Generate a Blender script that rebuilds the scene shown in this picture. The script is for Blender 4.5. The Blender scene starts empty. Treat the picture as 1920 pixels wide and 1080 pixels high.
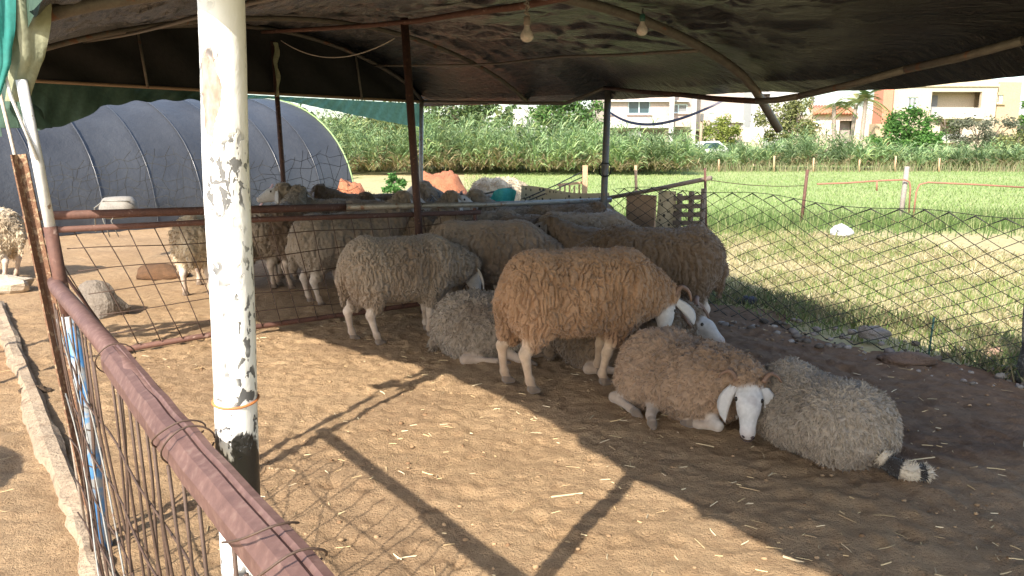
import bpy, math, random
import numpy as np
from mathutils import Vector

# ------------------------------------------------------------------ camera, sky, sun, exposure
scn = bpy.context.scene
PITCH = math.radians(10.54); FPX = 1478.0; CAMZ = 1.4
cam_d = bpy.data.cameras.new('camera'); cam = bpy.data.objects.new('camera', cam_d)
scn.collection.objects.link(cam)
cam.location = (0, 0, CAMZ); cam.rotation_euler = (math.pi/2 - PITCH, 0, 0)
cam_d.sensor_width = 36; cam_d.lens = FPX/1920*36; cam_d.clip_end = 2000; cam_d.clip_start = 0.02
scn.camera = cam
SUN_EL = math.radians(36.5); SUN_AZ = (-.446, -.894)        # towards the sun: behind the camera, to the left
wd = bpy.data.worlds.new('World'); scn.world = wd; wd.use_nodes = True
nt = wd.node_tree
sky = nt.nodes.new('ShaderNodeTexSky'); sky.sky_type = 'NISHITA'; sky.sun_disc = False
sky.sun_elevation = SUN_EL; sky.sun_rotation = math.atan2(SUN_AZ[0], SUN_AZ[1])
sky.dust_density = 1.5; sky.air_density = 1.0
bg = nt.nodes['Background']; bg.inputs['Strength'].default_value = 0.15
nt.links.new(sky.outputs[0], bg.inputs[0])
sl = bpy.data.lights.new('sun', 'SUN'); so = bpy.data.objects.new('sun', sl); scn.collection.objects.link(so)
sl.energy = 3.9; sl.angle = math.radians(0.55); sl.color = (1, .93, .82)
sd = Vector((-SUN_AZ[0]*math.cos(SUN_EL), -SUN_AZ[1]*math.cos(SUN_EL), -math.sin(SUN_EL)))
so.rotation_euler = sd.to_track_quat('-Z', 'Y').to_euler()
scn.view_settings.view_transform = 'Standard'; scn.view_settings.look = 'None'
scn.view_settings.gamma = 1; scn.view_settings.exposure = 1.3
try: scn.view_settings.use_curve_mapping = False
except Exception: pass

# ------------------------------------------------------------------ helpers
rng = np.random.default_rng(7); random.seed(7)
COL = scn.collection
P1 = np.array((-1.47, 2.54)); E1 = np.array((.584, -.812)); E2 = np.array((.812, .584))
def pen(s, e, z=0.0):
    """a point in the pen: s along the front fence (towards the camera), e across the pen"""
    p = P1 + s*E1 + e*E2
    return np.array((p[0], p[1], z))
CP, SP = math.cos(PITCH), math.sin(PITCH)
def at(u, v, Y):
    cx = (u-960)/FPX; cy = (540-v)/FPX
    d = np.array((cx, CP + cy*SP, cy*CP - SP))
    t = Y/d[1]
    return np.array((d[0]*t, Y, CAMZ + d[2]*t))
def gp(u, v, z=0.0):
    cx = (u-960)/FPX; cy = (540-v)/FPX
    d = np.array((cx, CP + cy*SP, cy*CP - SP))
    t = (z-CAMZ)/d[2]
    return np.array((d[0]*t, d[1]*t, z))

def _h(ix, iy, iz, seed):
    n = (ix.astype(np.int64)*374761393 + iy.astype(np.int64)*668265263 + iz.astype(np.int64)*2147483647 + seed*974711) & 0xffffffff
    n = ((n ^ (n >> 13))*1274126177) & 0xffffffff
    n = ((n ^ (n >> 16))*2246822519) & 0xffffffff
    n = n ^ (n >> 15)
    return (n & 0xffffff).astype(np.float64)/0xffffff
def vn(P, seed=0):
    P = np.asarray(P, float); i = np.floor(P); f = P - i; f = f*f*(3-2*f); i = i.astype(np.int64)
    r = 0
    for dx in (0, 1):
        wx = f[:, 0] if dx else 1-f[:, 0]
        for dy in (0, 1):
            wy = f[:, 1] if dy else 1-f[:, 1]
            for dz in (0, 1):
                wz = f[:, 2] if dz else 1-f[:, 2]
                r = r + wx*wy*wz*_h(i[:, 0]+dx, i[:, 1]+dy, i[:, 2]+dz, seed)
    return r*2-1
def sstep(a, b, x):
    t = np.clip((x-a)/(b-a), 0, 1); return t*t*(3-2*t)

ORG = {}
def tag(o, label=None, cat=None, group=None, kind=None):
    if label: o['label'] = label
    if cat: o['category'] = cat
    if group: o['group'] = group
    if kind: o['kind'] = kind
    return o
def thing(name, label, cat, loc=(0, 0, 0), rz=0, group=None):
    o = bpy.data.objects.new(name, None); COL.objects.link(o); o.empty_display_size = .1
    o.location = loc; o.rotation_euler = (0, 0, rz); ORG[o.name] = np.array(loc, float)
    return tag(o, label, cat, group)
def link(name, me, mats, parent=None, org=None):
    o = bpy.data.objects.new(name, me); COL.objects.link(o)
    if mats is not None:
        for m in (mats if isinstance(mats, (list, tuple)) else [mats]): me.materials.append(m)
    if parent is not None: o.parent = parent
    if org is not None: o.location = org
    return o
def np_mesh(name, V, F, col=None, smooth=True):
    """V (n,3); F list of arrays of equal polygon size"""
    me = bpy.data.meshes.new(name); V = np.asarray(V, np.float32)
    Fs = F if isinstance(F, list) else [F]
    Fs = [np.asarray(f, np.int32) for f in Fs if len(f)]
    me.vertices.add(len(V)); me.vertices.foreach_set('co', V.ravel())
    nl = sum(f.size for f in Fs); npol = sum(len(f) for f in Fs)
    me.loops.add(nl); me.polygons.add(npol)
    me.loops.foreach_set('vertex_index', np.concatenate([f.ravel() for f in Fs]))
    tot = np.concatenate([np.full(len(f), f.shape[1], np.int32) for f in Fs])
    st = np.concatenate([[0], np.cumsum(tot)[:-1]]).astype(np.int32)
    me.polygons.foreach_set('loop_start', st)
    me.polygons.foreach_set('use_smooth', np.full(npol, smooth, bool))
    me.update(calc_edges=True)
    if col is not None:
        a = me.color_attributes.new('Col', 'FLOAT_COLOR', 'POINT')
        c = np.ones((len(V), 4), np.float32); c[:, :3] = col
        a.data.foreach_set('color', c.ravel())
    return me

class MB:
    """collects boxes, tubes and faces in world coordinates; build() makes ONE mesh object"""
    def __init__(s): s.v = []; s.f = []
    def add(s, V, F):
        b = len(s.v); s.v += [tuple(map(float, p)) for p in V]; s.f += [tuple(i+b for i in f) for f in F]; return s
    def box(s, c, size, ax=None, bev=0):
        c = np.array(c, float); hx, hy, hz = np.array(size)/2.0
        ax = np.eye(3) if ax is None else np.array(ax, float)
        if bev <= 0:
            V = [c + ax[0]*x*hx + ax[1]*y*hy + ax[2]*z*hz for x in (-1, 1) for y in (-1, 1) for z in (-1, 1)]
            return s.add(V, [(0, 1, 3, 2), (4, 6, 7, 5), (0, 4, 5, 1), (2, 3, 7, 6), (0, 2, 6, 4), (1, 5, 7, 3)])
        V = []; F = []
        rings = [(-hz, bev), (-hz+bev, 0), (hz-bev, 0), (hz, bev)]
        for z, o in rings:
            a, b = hx-o, hy-o
            for x, y in ((-a, -b), (a, -b), (a, b), (-a, b)): V.append(c + ax[0]*x + ax[1]*y + ax[2]*z)
        for r in range(3):
            for i in range(4): F.append((r*4+i, r*4+(i+1) % 4, r*4+4+(i+1) % 4, r*4+4+i))
        F.append((3, 2, 1, 0)); F.append((12, 13, 14, 15))
        return s.add(V, F)
    def bar(s, a, b, w, h, up=(0, 0, 1)):
        a = np.array(a, float); b = np.array(b, float); d = b-a; L = np.linalg.norm(d); d /= L
        up = np.array(up, float); x = np.cross(up, d)
        if np.linalg.norm(x) < 1e-4: x = np.cross((1, 0, 0), d)
        x /= np.linalg.norm(x); y = np.cross(d, x)
        return s.box((a+b)/2, (L, w, h), (d, x, y))
    def tube(s, pts, r, n=8, cap=True, prof=None):
        pts = np.array(pts, float); m = len(pts)
        R = np.full(m, r) if np.isscalar(r) else np.array(r, float)
        T = np.gradient(pts, axis=0); T /= np.linalg.norm(T, axis=1)[:, None] + 1e-12
        u = np.cross(T[0], (0, 0, 1.0))
        if np.linalg.norm(u) < 1e-3: u = np.cross(T[0], (1.0, 0, 0))
        u /= np.linalg.norm(u); V = []; F = []
        for i in range(m):
            u = u - T[i]*np.dot(u, T[i]); u /= np.linalg.norm(u); w = np.cross(T[i], u)
            for k in range(n):
                a = 2*math.pi*k/n; V.append(pts[i] + R[i]*(u*math.cos(a) + w*math.sin(a)))
        for i in range(m-1):
            for k in range(n): F.append((i*n+k, i*n+(k+1) % n, i*n+n+(k+1) % n, i*n+n+k))
        if cap: F.append(tuple(range(n-1, -1, -1))); F.append(tuple((m-1)*n+k for k in range(n)))
        return s.add(V, F)
    def grid(s, P):
        P = np.array(P, float); a, b = P.shape[:2]
        return s.add(P.reshape(-1, 3), [(i*b+j, i*b+j+1, (i+1)*b+j+1, (i+1)*b+j) for i in range(a-1) for j in range(b-1)])
    def sphere(s, c, r, n=10, m=7, scale=(1, 1, 1)):
        V = []; F = []
        for i in range(m+1):
            t = math.pi*i/m
            for k in range(n):
                a = 2*math.pi*k/n
                V.append(np.array(c) + r*np.array(scale)*np.array((math.sin(t)*math.cos(a), math.sin(t)*math.sin(a), math.cos(t))))
        for i in range(m):
            for k in range(n): F.append((i*n+k, i*n+n+k, i*n+n+(k+1) % n, i*n+(k+1) % n))
        return s.add(V, F)
    def build(s, name, m, parent=None, smooth=False, local=False):
        V = np.array(s.v)
        if parent is not None: org = np.zeros(3) if local else ORG[parent.name]
        elif local: org = np.zeros(3)
        else: org = np.array(((V[:, 0].min()+V[:, 0].max())/2, (V[:, 1].min()+V[:, 1].max())/2, V[:, 2].min()))
        me = bpy.data.meshes.new(name); me.from_pydata((V-org).tolist(), [], s.f)
        if smooth: me.polygons.foreach_set('use_smooth', np.ones(len(me.polygons), bool))
        me.update()
        o = link(name, me, m, parent, None if parent is not None else org)
        ORG[o.name] = org
        return o

# ------------------------------------------------------------------ materials
MATS = {}
def nodes(name):
    m = bpy.data.materials.new(name); m.use_nodes = True; t = m.node_tree
    return m, t, t.nodes['Principled BSDF']
def N(t, kind, **kw):
    n = t.nodes.new(kind)
    for k, v in kw.items():
        if k.startswith('i_'): n.inputs[k[2:].replace('_', ' ')].default_value = v
        else: setattr(n, k, v)
    return n
def mixc(t, fac, a, b, mode='MIX'):
    n = t.nodes.new('ShaderNodeMix'); n.data_type = 'RGBA'; n.blend_type = mode
    for sock, val in ((n.inputs[0], fac), (n.inputs[6], a), (n.inputs[7], b)):
        if hasattr(val, 'is_linked') or hasattr(val, 'links'): t.links.new(val, sock)
        elif isinstance(val, (int, float)): sock.default_value = val
        else: sock.default_value = (*val, 1)
    return n.outputs[2]
def ramp(t, src, lo, hi, a=0.0, b=1.0):
    n = t.nodes.new('ShaderNodeMapRange'); n.interpolation_type = 'SMOOTHSTEP'
    n.inputs[1].default_value = lo; n.inputs[2].default_value = hi; n.inputs[3].default_value = a; n.inputs[4].default_value = b
    t.links.new(src, n.inputs[0]); return n.outputs[0]
def noise(t, scale, detail=4, rough=.6, stretch=None, coord='Object', dist=0):
    tc = t.nodes.new('ShaderNodeTexCoord'); src = tc.outputs[coord]
    if stretch:
        mp = t.nodes.new('ShaderNodeMapping'); mp.inputs['Scale'].default_value = stretch
        t.links.new(src, mp.inputs[0]); src = mp.outputs[0]
    n = t.nodes.new('ShaderNodeTexNoise'); n.inputs['Scale'].default_value = scale
    n.inputs['Detail'].default_value = detail; n.inputs['Roughness'].default_value = rough
    n.inputs['Distortion'].default_value = dist
    t.links.new(src, n.inputs[0]); return n.outputs[0]
def bump(t, b, h, strength=.4, dist=.01):
    n = t.nodes.new('ShaderNodeBump'); n.inputs['Strength'].default_value = strength; n.inputs['Distance'].default_value = dist
    t.links.new(h, n.inputs['Height']); t.links.new(n.outputs[0], b.inputs['Normal']); return n
def M(name, c1, c2=None, scale=8, rough=.8, metal=0, bp=.3, bd=.004, c3=None, s3=40, t3=(.6, .68), stretch=None, trans=0):
    """two-tone noise material; c3 = spots of wear with their own shape"""
    if name in MATS: return MATS[name]
    m, t, b = nodes(name); c2 = c2 or tuple(x*.75 for x in c1)
    n1 = noise(t, scale, 5, .65, stretch)
    col = mixc(t, ramp(t, n1, .3, .7), c1, c2)
    n2 = noise(t, scale*6, 3, .6, stretch)
    col = mixc(t, .35, col, mixc(t, ramp(t, n2, .3, .7), tuple(x*.7 for x in c1), tuple(min(1, x*1.3) for x in c1)))
    if c3:
        n3 = noise(t, s3, 3, .55, stretch, dist=.4)
        col = mixc(t, ramp(t, n3, *t3), col, c3)
    t.links.new(col, b.inputs['Base Color'])
    b.inputs['Roughness'].default_value = rough; b.inputs['Metallic'].default_value = metal
    if bp: bump(t, b, n2, bp, bd)
    if trans:
        tr = N(t, 'ShaderNodeBsdfTranslucent'); t.links.new(col, tr.inputs[0])
        mx = N(t, 'ShaderNodeMixShader'); mx.inputs[0].default_value = trans
        t.links.new(b.outputs[0], mx.inputs[1]); t.links.new(tr.outputs[0], mx.inputs[2])
        t.links.new(mx.outputs[0], t.nodes['Material Output'].inputs[0])
    MATS[name] = m; return m
def MCOL(name, rough=.9, trans=0, nscale=60, amt=.25, sheen=0, spec=.2):
    """colour comes from the mesh's own Col attribute (per blade / per lock), broken up by noise"""
    if name in MATS: return MATS[name]
    m, t, b = nodes(name)
    a = N(t, 'ShaderNodeAttribute', attribute_name='Col'); n = noise(t, nscale, 3)
    col = mixc(t, amt, a.outputs[0], mixc(t, 1.0, a.outputs[0], mixc(t, n, (.5, .5, .5), (1.5, 1.5, 1.5)), 'MULTIPLY'))
    t.links.new(col, b.inputs['Base Color']); b.inputs['Roughness'].default_value = rough
    b.inputs['Specular IOR Level'].default_value = spec
    if sheen: b.inputs['Sheen Weight'].default_value = sheen; b.inputs['Sheen Roughness'].default_value = .6
    if trans:
        tr = N(t, 'ShaderNodeBsdfTranslucent'); t.links.new(col, tr.inputs[0])
        mx = N(t, 'ShaderNodeMixShader'); mx.inputs[0].default_value = trans
        t.links.new(b.outputs[0], mx.inputs[1]); t.links.new(tr.outputs[0], mx.inputs[2])
        t.links.new(mx.outputs[0], t.nodes['Material Output'].inputs[0])
    MATS[name] = m; return m

RUST = M('rusty_steel', (.14, .065, .045), (.085, .042, .032), 14, .75, .15, .4, .002, c3=(.30, .20, .16), s3=30, t3=(.60, .75))
RUSTD = M('dark_rust', (.075, .036, .028), (.04, .022, .018), 14, .7, .15, .4, .002, c3=(.16, .08, .05), s3=30)
RUSTP = M('purple_rust', (.155, .085, .07), (.10, .052, .044), 10, .62, .2, .4, .002, c3=(.20, .125, .10), s3=60, t3=(.5, .8))
WIRE = M('wire_rust', (.10, .06, .042), (.06, .04, .03), 30, .7, .2, 0)
WIREG = M('wire_dark', (.028, .028, .022), (.018, .018, .015), 30, .6, .3, 0)
GALV = M('galvanised_pipe', (.32, .31, .28), (.20, .19, .16), 18, .5, .4, .2, .002, c3=(.2, .11, .07), s3=18, t3=(.58, .7))
GREYP = M('grey_painted_pipe', (.13, .13, .12), (.08, .075, .07), 18, .6, .1, .2, .002, c3=(.2, .12, .08), s3=20)
RIBM = M('roof_rib_pipe', (.17, .15, .125), (.10, .085, .07), 16, .55, .2, .2, .002, c3=(.20, .10, .06), s3=12)
BLUE = M('flaking_blue_paint', (.06, .22, .50), (.14, .30, .48), 9, .55, 0, .3, .002, c3=(.32, .33, .33), s3=9, t3=(.48, .56))
WHITEP = M('white_enamel', (.74, .73, .70), (.62, .60, .56), 6, .45, 0, .2, .002, c3=(.30, .22, .16), s3=28, t3=(.66, .70))
CONC = M('concrete', (.36, .275, .19), (.27, .195, .125), 9, .95, 0, .9, .012, c3=(.20, .14, .09), s3=14, t3=(.52, .68))
STONE = M('stone', (.30, .25, .20), (.20, .165, .13), 7, .9, 0, .6, .01)
WOODL = M('weathered_wood', (.32, .22, .14), (.20, .14, .09), 9, .85, 0, .4, .003, stretch=(1, 1, 6))
WOODP = M('pale_wood', (.52, .36, .22), (.40, .25, .14), 9, .85, 0, .4, .003)

# ------------------------------------------------------------------ ground, pen soil, field
def field_material():
    m, t, b = nodes('field_grass')
    g = N(t, 'ShaderNodeNewGeometry'); sep = N(t, 'ShaderNodeSeparateXYZ'); t.links.new(g.outputs['Position'], sep.inputs[0])
    n1 = noise(t, .55, 6, .7); n2 = noise(t, 9, 5, .7); n3 = noise(t, .12, 4, .6)
    green = mixc(t, ramp(t, n2, .3, .7), (.22, .30, .095), (.28, .35, .125))
    green = mixc(t, ramp(t, n3, .35, .65), green, (.32, .37, .15))
    straw = mixc(t, ramp(t, n2, .3, .7), (.50, .42, .24), (.36, .31, .15))
    add = N(t, 'ShaderNodeMath', operation='MULTIPLY_ADD'); add.inputs[1].default_value = 4.0
    t.links.new(n1, add.inputs[0]); t.links.new(sep.outputs['Y'], add.inputs[2])
    fx = ramp(t, sep.outputs['X'], -2.0, .6); fm = N(t, 'ShaderNodeMath', operation='MULTIPLY'); t.links.new(ramp(t, add.outputs[0], 14.2, 15.4), fm.inputs[0]); t.links.new(fx, fm.inputs[1]); far = fm.outputs[0]
    near = mixc(t, ramp(t, n1, .54, .66), straw, mixc(t, ramp(t, n2, .3, .7), (.16, .22, .06), (.25, .29, .09)))
    t.links.new(mixc(t, far, near, green), b.inputs['Base Color'])
    b.inputs['Roughness'].default_value = .95; b.inputs['Specular IOR Level'].default_value = .1
    bump(t, b, n2, .6, .03); return m
mb = MB(); mb.add([(-400, -40, -.05), (400, -40, -.05), (400, 900, -.05), (-400, 900, -.05)], [(0, 1, 2, 3)])
tag(mb.build('grass_field', field_material()), kind='structure')

def soil_material():
    m, t, b = nodes('trampled_soil')
    n1 = noise(t, 1.1, 6, .65); n2 = noise(t, 14, 6, .7); n3 = noise(t, 95, 5, .75)
    dry = mixc(t, ramp(t, n1, .3, .7), (.52, .355, .205), (.44, .29, .16))
    dry = mixc(t, ramp(t, n2, .42, .72, 0, .75), dry, (.32, .20, .11))
    dry = mixc(t, ramp(t, n3, .60, .75, 0, .5), dry, (.60, .48, .35))
    dry = mixc(t, ramp(t, n3, .34, .44, .65, 0), dry, (.24, .15, .08))
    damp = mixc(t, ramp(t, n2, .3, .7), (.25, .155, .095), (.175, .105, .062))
    dry = mixc(t, ramp(t, n3, .34, .44, .65, 0), dry, (.24, .15, .08))
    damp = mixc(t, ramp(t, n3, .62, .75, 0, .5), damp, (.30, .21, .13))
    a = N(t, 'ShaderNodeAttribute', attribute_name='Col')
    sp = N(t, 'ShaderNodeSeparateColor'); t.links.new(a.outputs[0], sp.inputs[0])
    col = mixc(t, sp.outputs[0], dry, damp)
    red = mixc(t, ramp(t, n2, .3, .7), (.50, .26, .14), (.42, .20, .10))
    col = mixc(t, sp.outputs[1], col, red)
    t.links.new(col, b.inputs['Base Color'])
    b.inputs['Roughness'].default_value = .95; b.inputs['Specular IOR Level'].default_value = .15
    ad = N(t, 'ShaderNodeMath', operation='MULTIPLY_ADD'); ad.inputs[1].default_value = .6
    t.links.new(n3, ad.inputs[0]); t.links.new(n2, ad.inputs[2])
    bump(t, b, ad.outputs[0], 1.0, .03); return m
xs = np.concatenate([np.arange(-9, -3.6, .07), np.arange(-3.6, 4.6, .018)]); ys = np.concatenate([np.arange(.4, 6.6, .018), np.arange(6.6, 16.5, .07)])
X, Y = np.meshgrid(xs, ys, indexing='ij'); P = np.stack([X.ravel(), Y.ravel(), np.zeros(X.size)], 1)
rel = P[:, :2]-P1; S_ = rel@E1; E_ = rel@E2
z = .012*vn(P*2.3, 1) + .007*vn(P*7, 2) + .005*vn(P*17, 3)
pit = vn(P*10.5, 4); z -= .010*sstep(.38, .72, pit); z += .008*sstep(.55, .75, vn(P*22, 5))
# trampled litter bedding, raked in long ridges towards the far fence
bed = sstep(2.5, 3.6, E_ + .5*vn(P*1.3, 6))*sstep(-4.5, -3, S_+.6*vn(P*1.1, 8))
z += bed*.012*vn(np.stack([S_*3.2, E_*13, 0*S_], 1), 9)
# hoof prints: pairs of toe dents with a pushed-up rim
zg = z.reshape(X.shape); hr = np.random.default_rng(77)
for _ in range(2600):
    hs_, he_ = hr.uniform(-3.2, 4), hr.uniform(.1, 4.7); c = P1+hs_*E1+he_*E2
    i0, i1 = np.searchsorted(xs, c[0]-.09), np.searchsorted(xs, c[0]+.09); j0, j1 = np.searchsorted(ys, c[1]-.09), np.searchsorted(ys, c[1]+.09)
    if i1-i0 < 3 or j1-j0 < 3: continue
    a = hr.uniform(0, 6.28); dx, dy = X[i0:i1, j0:j1]-c[0], Y[i0:i1, j0:j1]-c[1]; uu = dx*math.cos(a)+dy*math.sin(a); ww = -dx*math.sin(a)+dy*math.cos(a)
    q = (uu/.034)**2+((np.abs(ww)-.013)/.017)**2; zg[i0:i1, j0:j1] += hr.uniform(.2, .8)*(-.013*np.exp(-q)+.007*np.exp(-((np.sqrt(q)-1.7)/.45)**2))
edge = 4.95 + .35*vn(P*.9, 10)
drop = sstep(0, .5, E_-edge)*sstep(-9, -5, S_)           # the soil ends just beyond the far fence
far = sstep(13.2, 15.8, Y.ravel()+.8*vn(P*.5, 11)+.25*np.maximum(P[:, 0], 0))
z -= .10*np.maximum(drop, far)
z -= .10*sstep(4.3, 4.55, P[:, 0])
def soil_z(p):
    p = np.atleast_2d(np.array(p, float)).copy(); p[:, 2] = 0
    return .012*vn(p*2.3, 1) + .007*vn(p*7, 2) + .005*vn(p*17, 3) - .010*sstep(.38, .72, vn(p*10.5, 4))
red = sstep(.15, .6, vn(P*.8, 12))*sstep(.2, -.5, E_)*.7 + sstep(7.5, 9.5, P[:, 1])*sstep(-3.5, -1.5, P[:, 0])*.6
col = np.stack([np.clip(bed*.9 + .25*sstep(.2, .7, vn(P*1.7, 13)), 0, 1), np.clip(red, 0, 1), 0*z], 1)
V = P.copy(); V[:, 2] = z
nx, ny = len(xs), len(ys); I = np.arange(nx*ny).reshape(nx, ny)
F = np.stack([I[:-1, :-1], I[1:, :-1], I[1:, 1:], I[:-1, 1:]], -1).reshape(-1, 4)
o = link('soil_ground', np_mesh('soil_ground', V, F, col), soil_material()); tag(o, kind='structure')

# ------------------------------------------------------------------ blades, straw, reeds
def blades(pos, h, w, lean, cols, bend=.5, rs=1):
    r = np.random.default_rng(rs); n = len(pos); a = r.uniform(0, 2*np.pi, n); la = r.uniform(0, 2*np.pi, n)
    side = np.stack([np.cos(a), np.sin(a), 0*a], 1); ld = np.stack([np.cos(la), np.sin(la), 0*la], 1)
    up = np.array((0, 0, 1.0)); lean = lean*r.uniform(.3, 1.3, n)
    mid = pos + (up*.6 + ld*lean[:, None]*.35)*h[:, None]
    tip = pos + (up*(1-bend*lean[:, None]*.5) + ld*lean[:, None])*h[:, None]
    V = np.stack([pos-side*w[:, None], pos+side*w[:, None], mid-side*w[:, None]*.7, mid+side*w[:, None]*.7, tip], 1).reshape(-1, 3)
    b = np.arange(n)[:, None]*5
    return V, [np.concatenate([b+0, b+1, b+3, b+2], 1), np.concatenate([b+2, b+3, b+4], 1)], np.repeat(cols, 5, 0)
def pick(n, cs, r, jit=.2):
    c = np.array(cs)[r.integers(0, len(cs), n)]; return c*(1+r.uniform(-jit, jit, (n, 1)))
GRASSM = MCOL('grass_blades', .85, .3, 3, .3)
def grass(name, label, pos, h, w, lean, cs, rs):
    r = np.random.default_rng(rs); n = len(pos)
    V, F, c = blades(pos, r.uniform(*h, n), r.uniform(*w, n), np.full(n, lean), pick(n, cs, r), rs=rs)
    o = link(name, np_mesh(name, V, F, c), GRASSM); return tag(o, label, 'grass', kind='stuff')
r = np.random.default_rng(3)
def scatter(n, s, e): return np.stack([*(P1[:, None] + E1[:, None]*r.uniform(*s, n) + E2[:, None]*r.uniform(*e, n)), np.full(n, -.05)], 1)
p = scatter(44000, (-7, 4.5), (5.0, 11)); p = p[(p[:, 1] < 13.5) & (p[:, 1] > 1.5)]
k = vn(p*.55, 21) + .5*vn(p*2.1, 22); g = p[k > .02]; d = p[k <= .22]
grass('mown_grass', 'short green grass growing in patches behind the wire fence', g, (.03, .13), (.003, .006), .8, [(.15, .22, .06), (.20, .27, .08), (.27, .29, .11), (.33, .31, .15)], 31)
grass('dry_grass', 'dry straw-coloured cut grass lying behind the wire fence', d, (.04, .11), (.003, .006), 1.8, [(.54, .46, .27), (.46, .38, .21), (.36, .33, .15), (.58, .51, .33)], 32)
p = scatter(15000, (-3.0, 4.5), (4.45, 5.9)); p = p[vn(p*1.6, 23) + .9*(((p[:, :2]-P1)@E2)-5.0) > -.1]; p[:, 2] = -.01
grass('fence_weeds', 'ragged dark weeds and straw along the foot of the wire fence', p, (.05, .16), (.003, .006), 1.2, [(.10, .14, .05), (.15, .18, .07), (.28, .23, .13), (.20, .17, .09)], 33)
n = 9000; p = np.stack([r.uniform(1.5, 18, n), 13.6+r.normal(0, .75, n), np.full(n, -.05)], 1)
p = p[np.abs(p[:, 0]/p[:, 1]) < .75]
grass('tall_grass', 'band of taller green grass at the near edge of the field', p, (.12, .38), (.005, .009), .45, [(.11, .17, .05), (.15, .22, .07), (.09, .14, .045), (.27, .29, .13)], 34)
n = 42000; yy = 14.5+24.5*r.uniform(0, 1, n)**1.25; p = np.stack([r.uniform(-.06, .72, n)*yy, yy, np.full(n, -.05)], 1)
grass('meadow', 'bright yellow-green meadow grass of the field', p, (.03, .10), (.006, .014), .8, [(.20, .29, .09), (.24, .32, .115), (.29, .36, .15), (.33, .37, .18)], 35)
# straw lying about the pen
def straw(name, label, n, s, e, L, cs, rs, rad=.0015):
    r = np.random.default_rng(rs); p = np.stack([*(P1[:, None] + E1[:, None]*r.uniform(*s, n) + E2[:, None]*r.uniform(*e, n)), np.zeros(n)], 1)
    kp = vn(p*np.array((1.9, 1.9, 0)), rs+3)+.6*vn(p*np.array((6, 6, 0)), rs+4) > r.uniform(-.6, .5, n); p = p[kp]; n = len(p)
    p[:, 2] = soil_z(p)+.004; a = r.uniform(0, np.pi, n); L_ = r.uniform(*L, n)*r.uniform(.4, 1, n)
    d = np.stack([np.cos(a), np.sin(a), r.uniform(-.05, .12, n)], 1); sd_ = np.stack([-np.sin(a), np.cos(a), 0*a], 1); up = np.array((0, 0, 1.0))
    k = r.uniform(-.12, .12, n)[:, None]; R = (rad*r.uniform(.6, 1.5, n))[:, None]; Lh = L_[:, None]/2
    rows = [p-d*Lh, p+sd_*k*Lh, p+d*Lh]; V = []
    for q in rows: V += [q-sd_*R, q+sd_*R, q+up*R*1.6]
    V = np.stack(V, 1).reshape(-1, 3); b = np.arange(n)[:, None]*9; F = []
    for i in (0, 3):
        for x, y in ((0, 1), (1, 2), (2, 0)): F.append(np.concatenate([b+i+x, b+i+y, b+i+3+y, b+i+3+x], 1))
    o = link(name, np_mesh(name, V, F, np.repeat(pick(n, cs, r), 9, 0), False), MCOL('straw', .7, 0, 30, .2))
    return tag(o, label, 'straw', kind='stuff')
ST = [(.62, .48, .27), (.52, .38, .20), (.70, .58, .38), (.40, .28, .15)]
straw('loose_straw', 'loose straw stalks scattered over the pen floor', 2600, (-3, 4), (.3, 4.8), (.012, .085), ST, 41)
straw('outside_straw', 'dry straw wisps on the ground outside the front fence', 350, (-3, 2.2), (-2.2, -.15), (.05, .3), ST, 42)
straw('long_straw', 'a few long pale straws lying in the foreground of the pen', 14, (.5, 4), (1.6, 4.4), (.12, .30), [(.75, .62, .42), (.66, .52, .32)], 43, .0026)
# clods of dung and soil
def lumps(name, label, n, area, size, cs, rs, cat='clods'):
    r = np.random.default_rng(rs); base = MB(); base.sphere((0, 0, 0), 1, 6, 4); B = np.array(base.v); Fb = base.f
    V = []; F = []; C = []; q = [f for f in Fb]
    for i in range(n):
        s_, e_ = r.uniform(*area[0]), r.uniform(*area[1]); p = pen(s_, e_); p[2] = soil_z(p)[0]
        sz = size[0]+(size[1]-size[0])*r.random()**3
        v = B*(1+.35*vn(B*1.7+i*3.1, i))[:, None]*sz*np.array((1, r.uniform(.6, 1), .6))
        F += [tuple(x+len(V)*len(B) for x in f) for f in q]; V.append(v+p+(0, 0, sz*.2)); C.append(np.tile(pick(1, cs, r), (len(B), 1)))
    me = np_mesh(name, np.concatenate(V), np.array(F), np.concatenate(C)); return tag(link(name, me, MCOL('clod', .95, 0, 25, .5)), label, cat, kind='stuff')
lumps('soil_clods', 'small clods of soil and dung strewn over the pen floor', 2200, ((-3, 4), (.2, 4.6)), (.002, .013), [(.20, .12, .065), (.38, .25, .14), (.28, .18, .10), (.33, .22, .125)], 51)
lumps('rubble', 'small stones and rubble along the foot of the wire fence', 300, ((-1.0, 3.2), (4.45, 5.15)), (.008, .045), [(.22, .19, .165), (.17, .145, .12), (.29, .26, .225), (.12, .10, .08)], 52, 'rubble')

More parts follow.
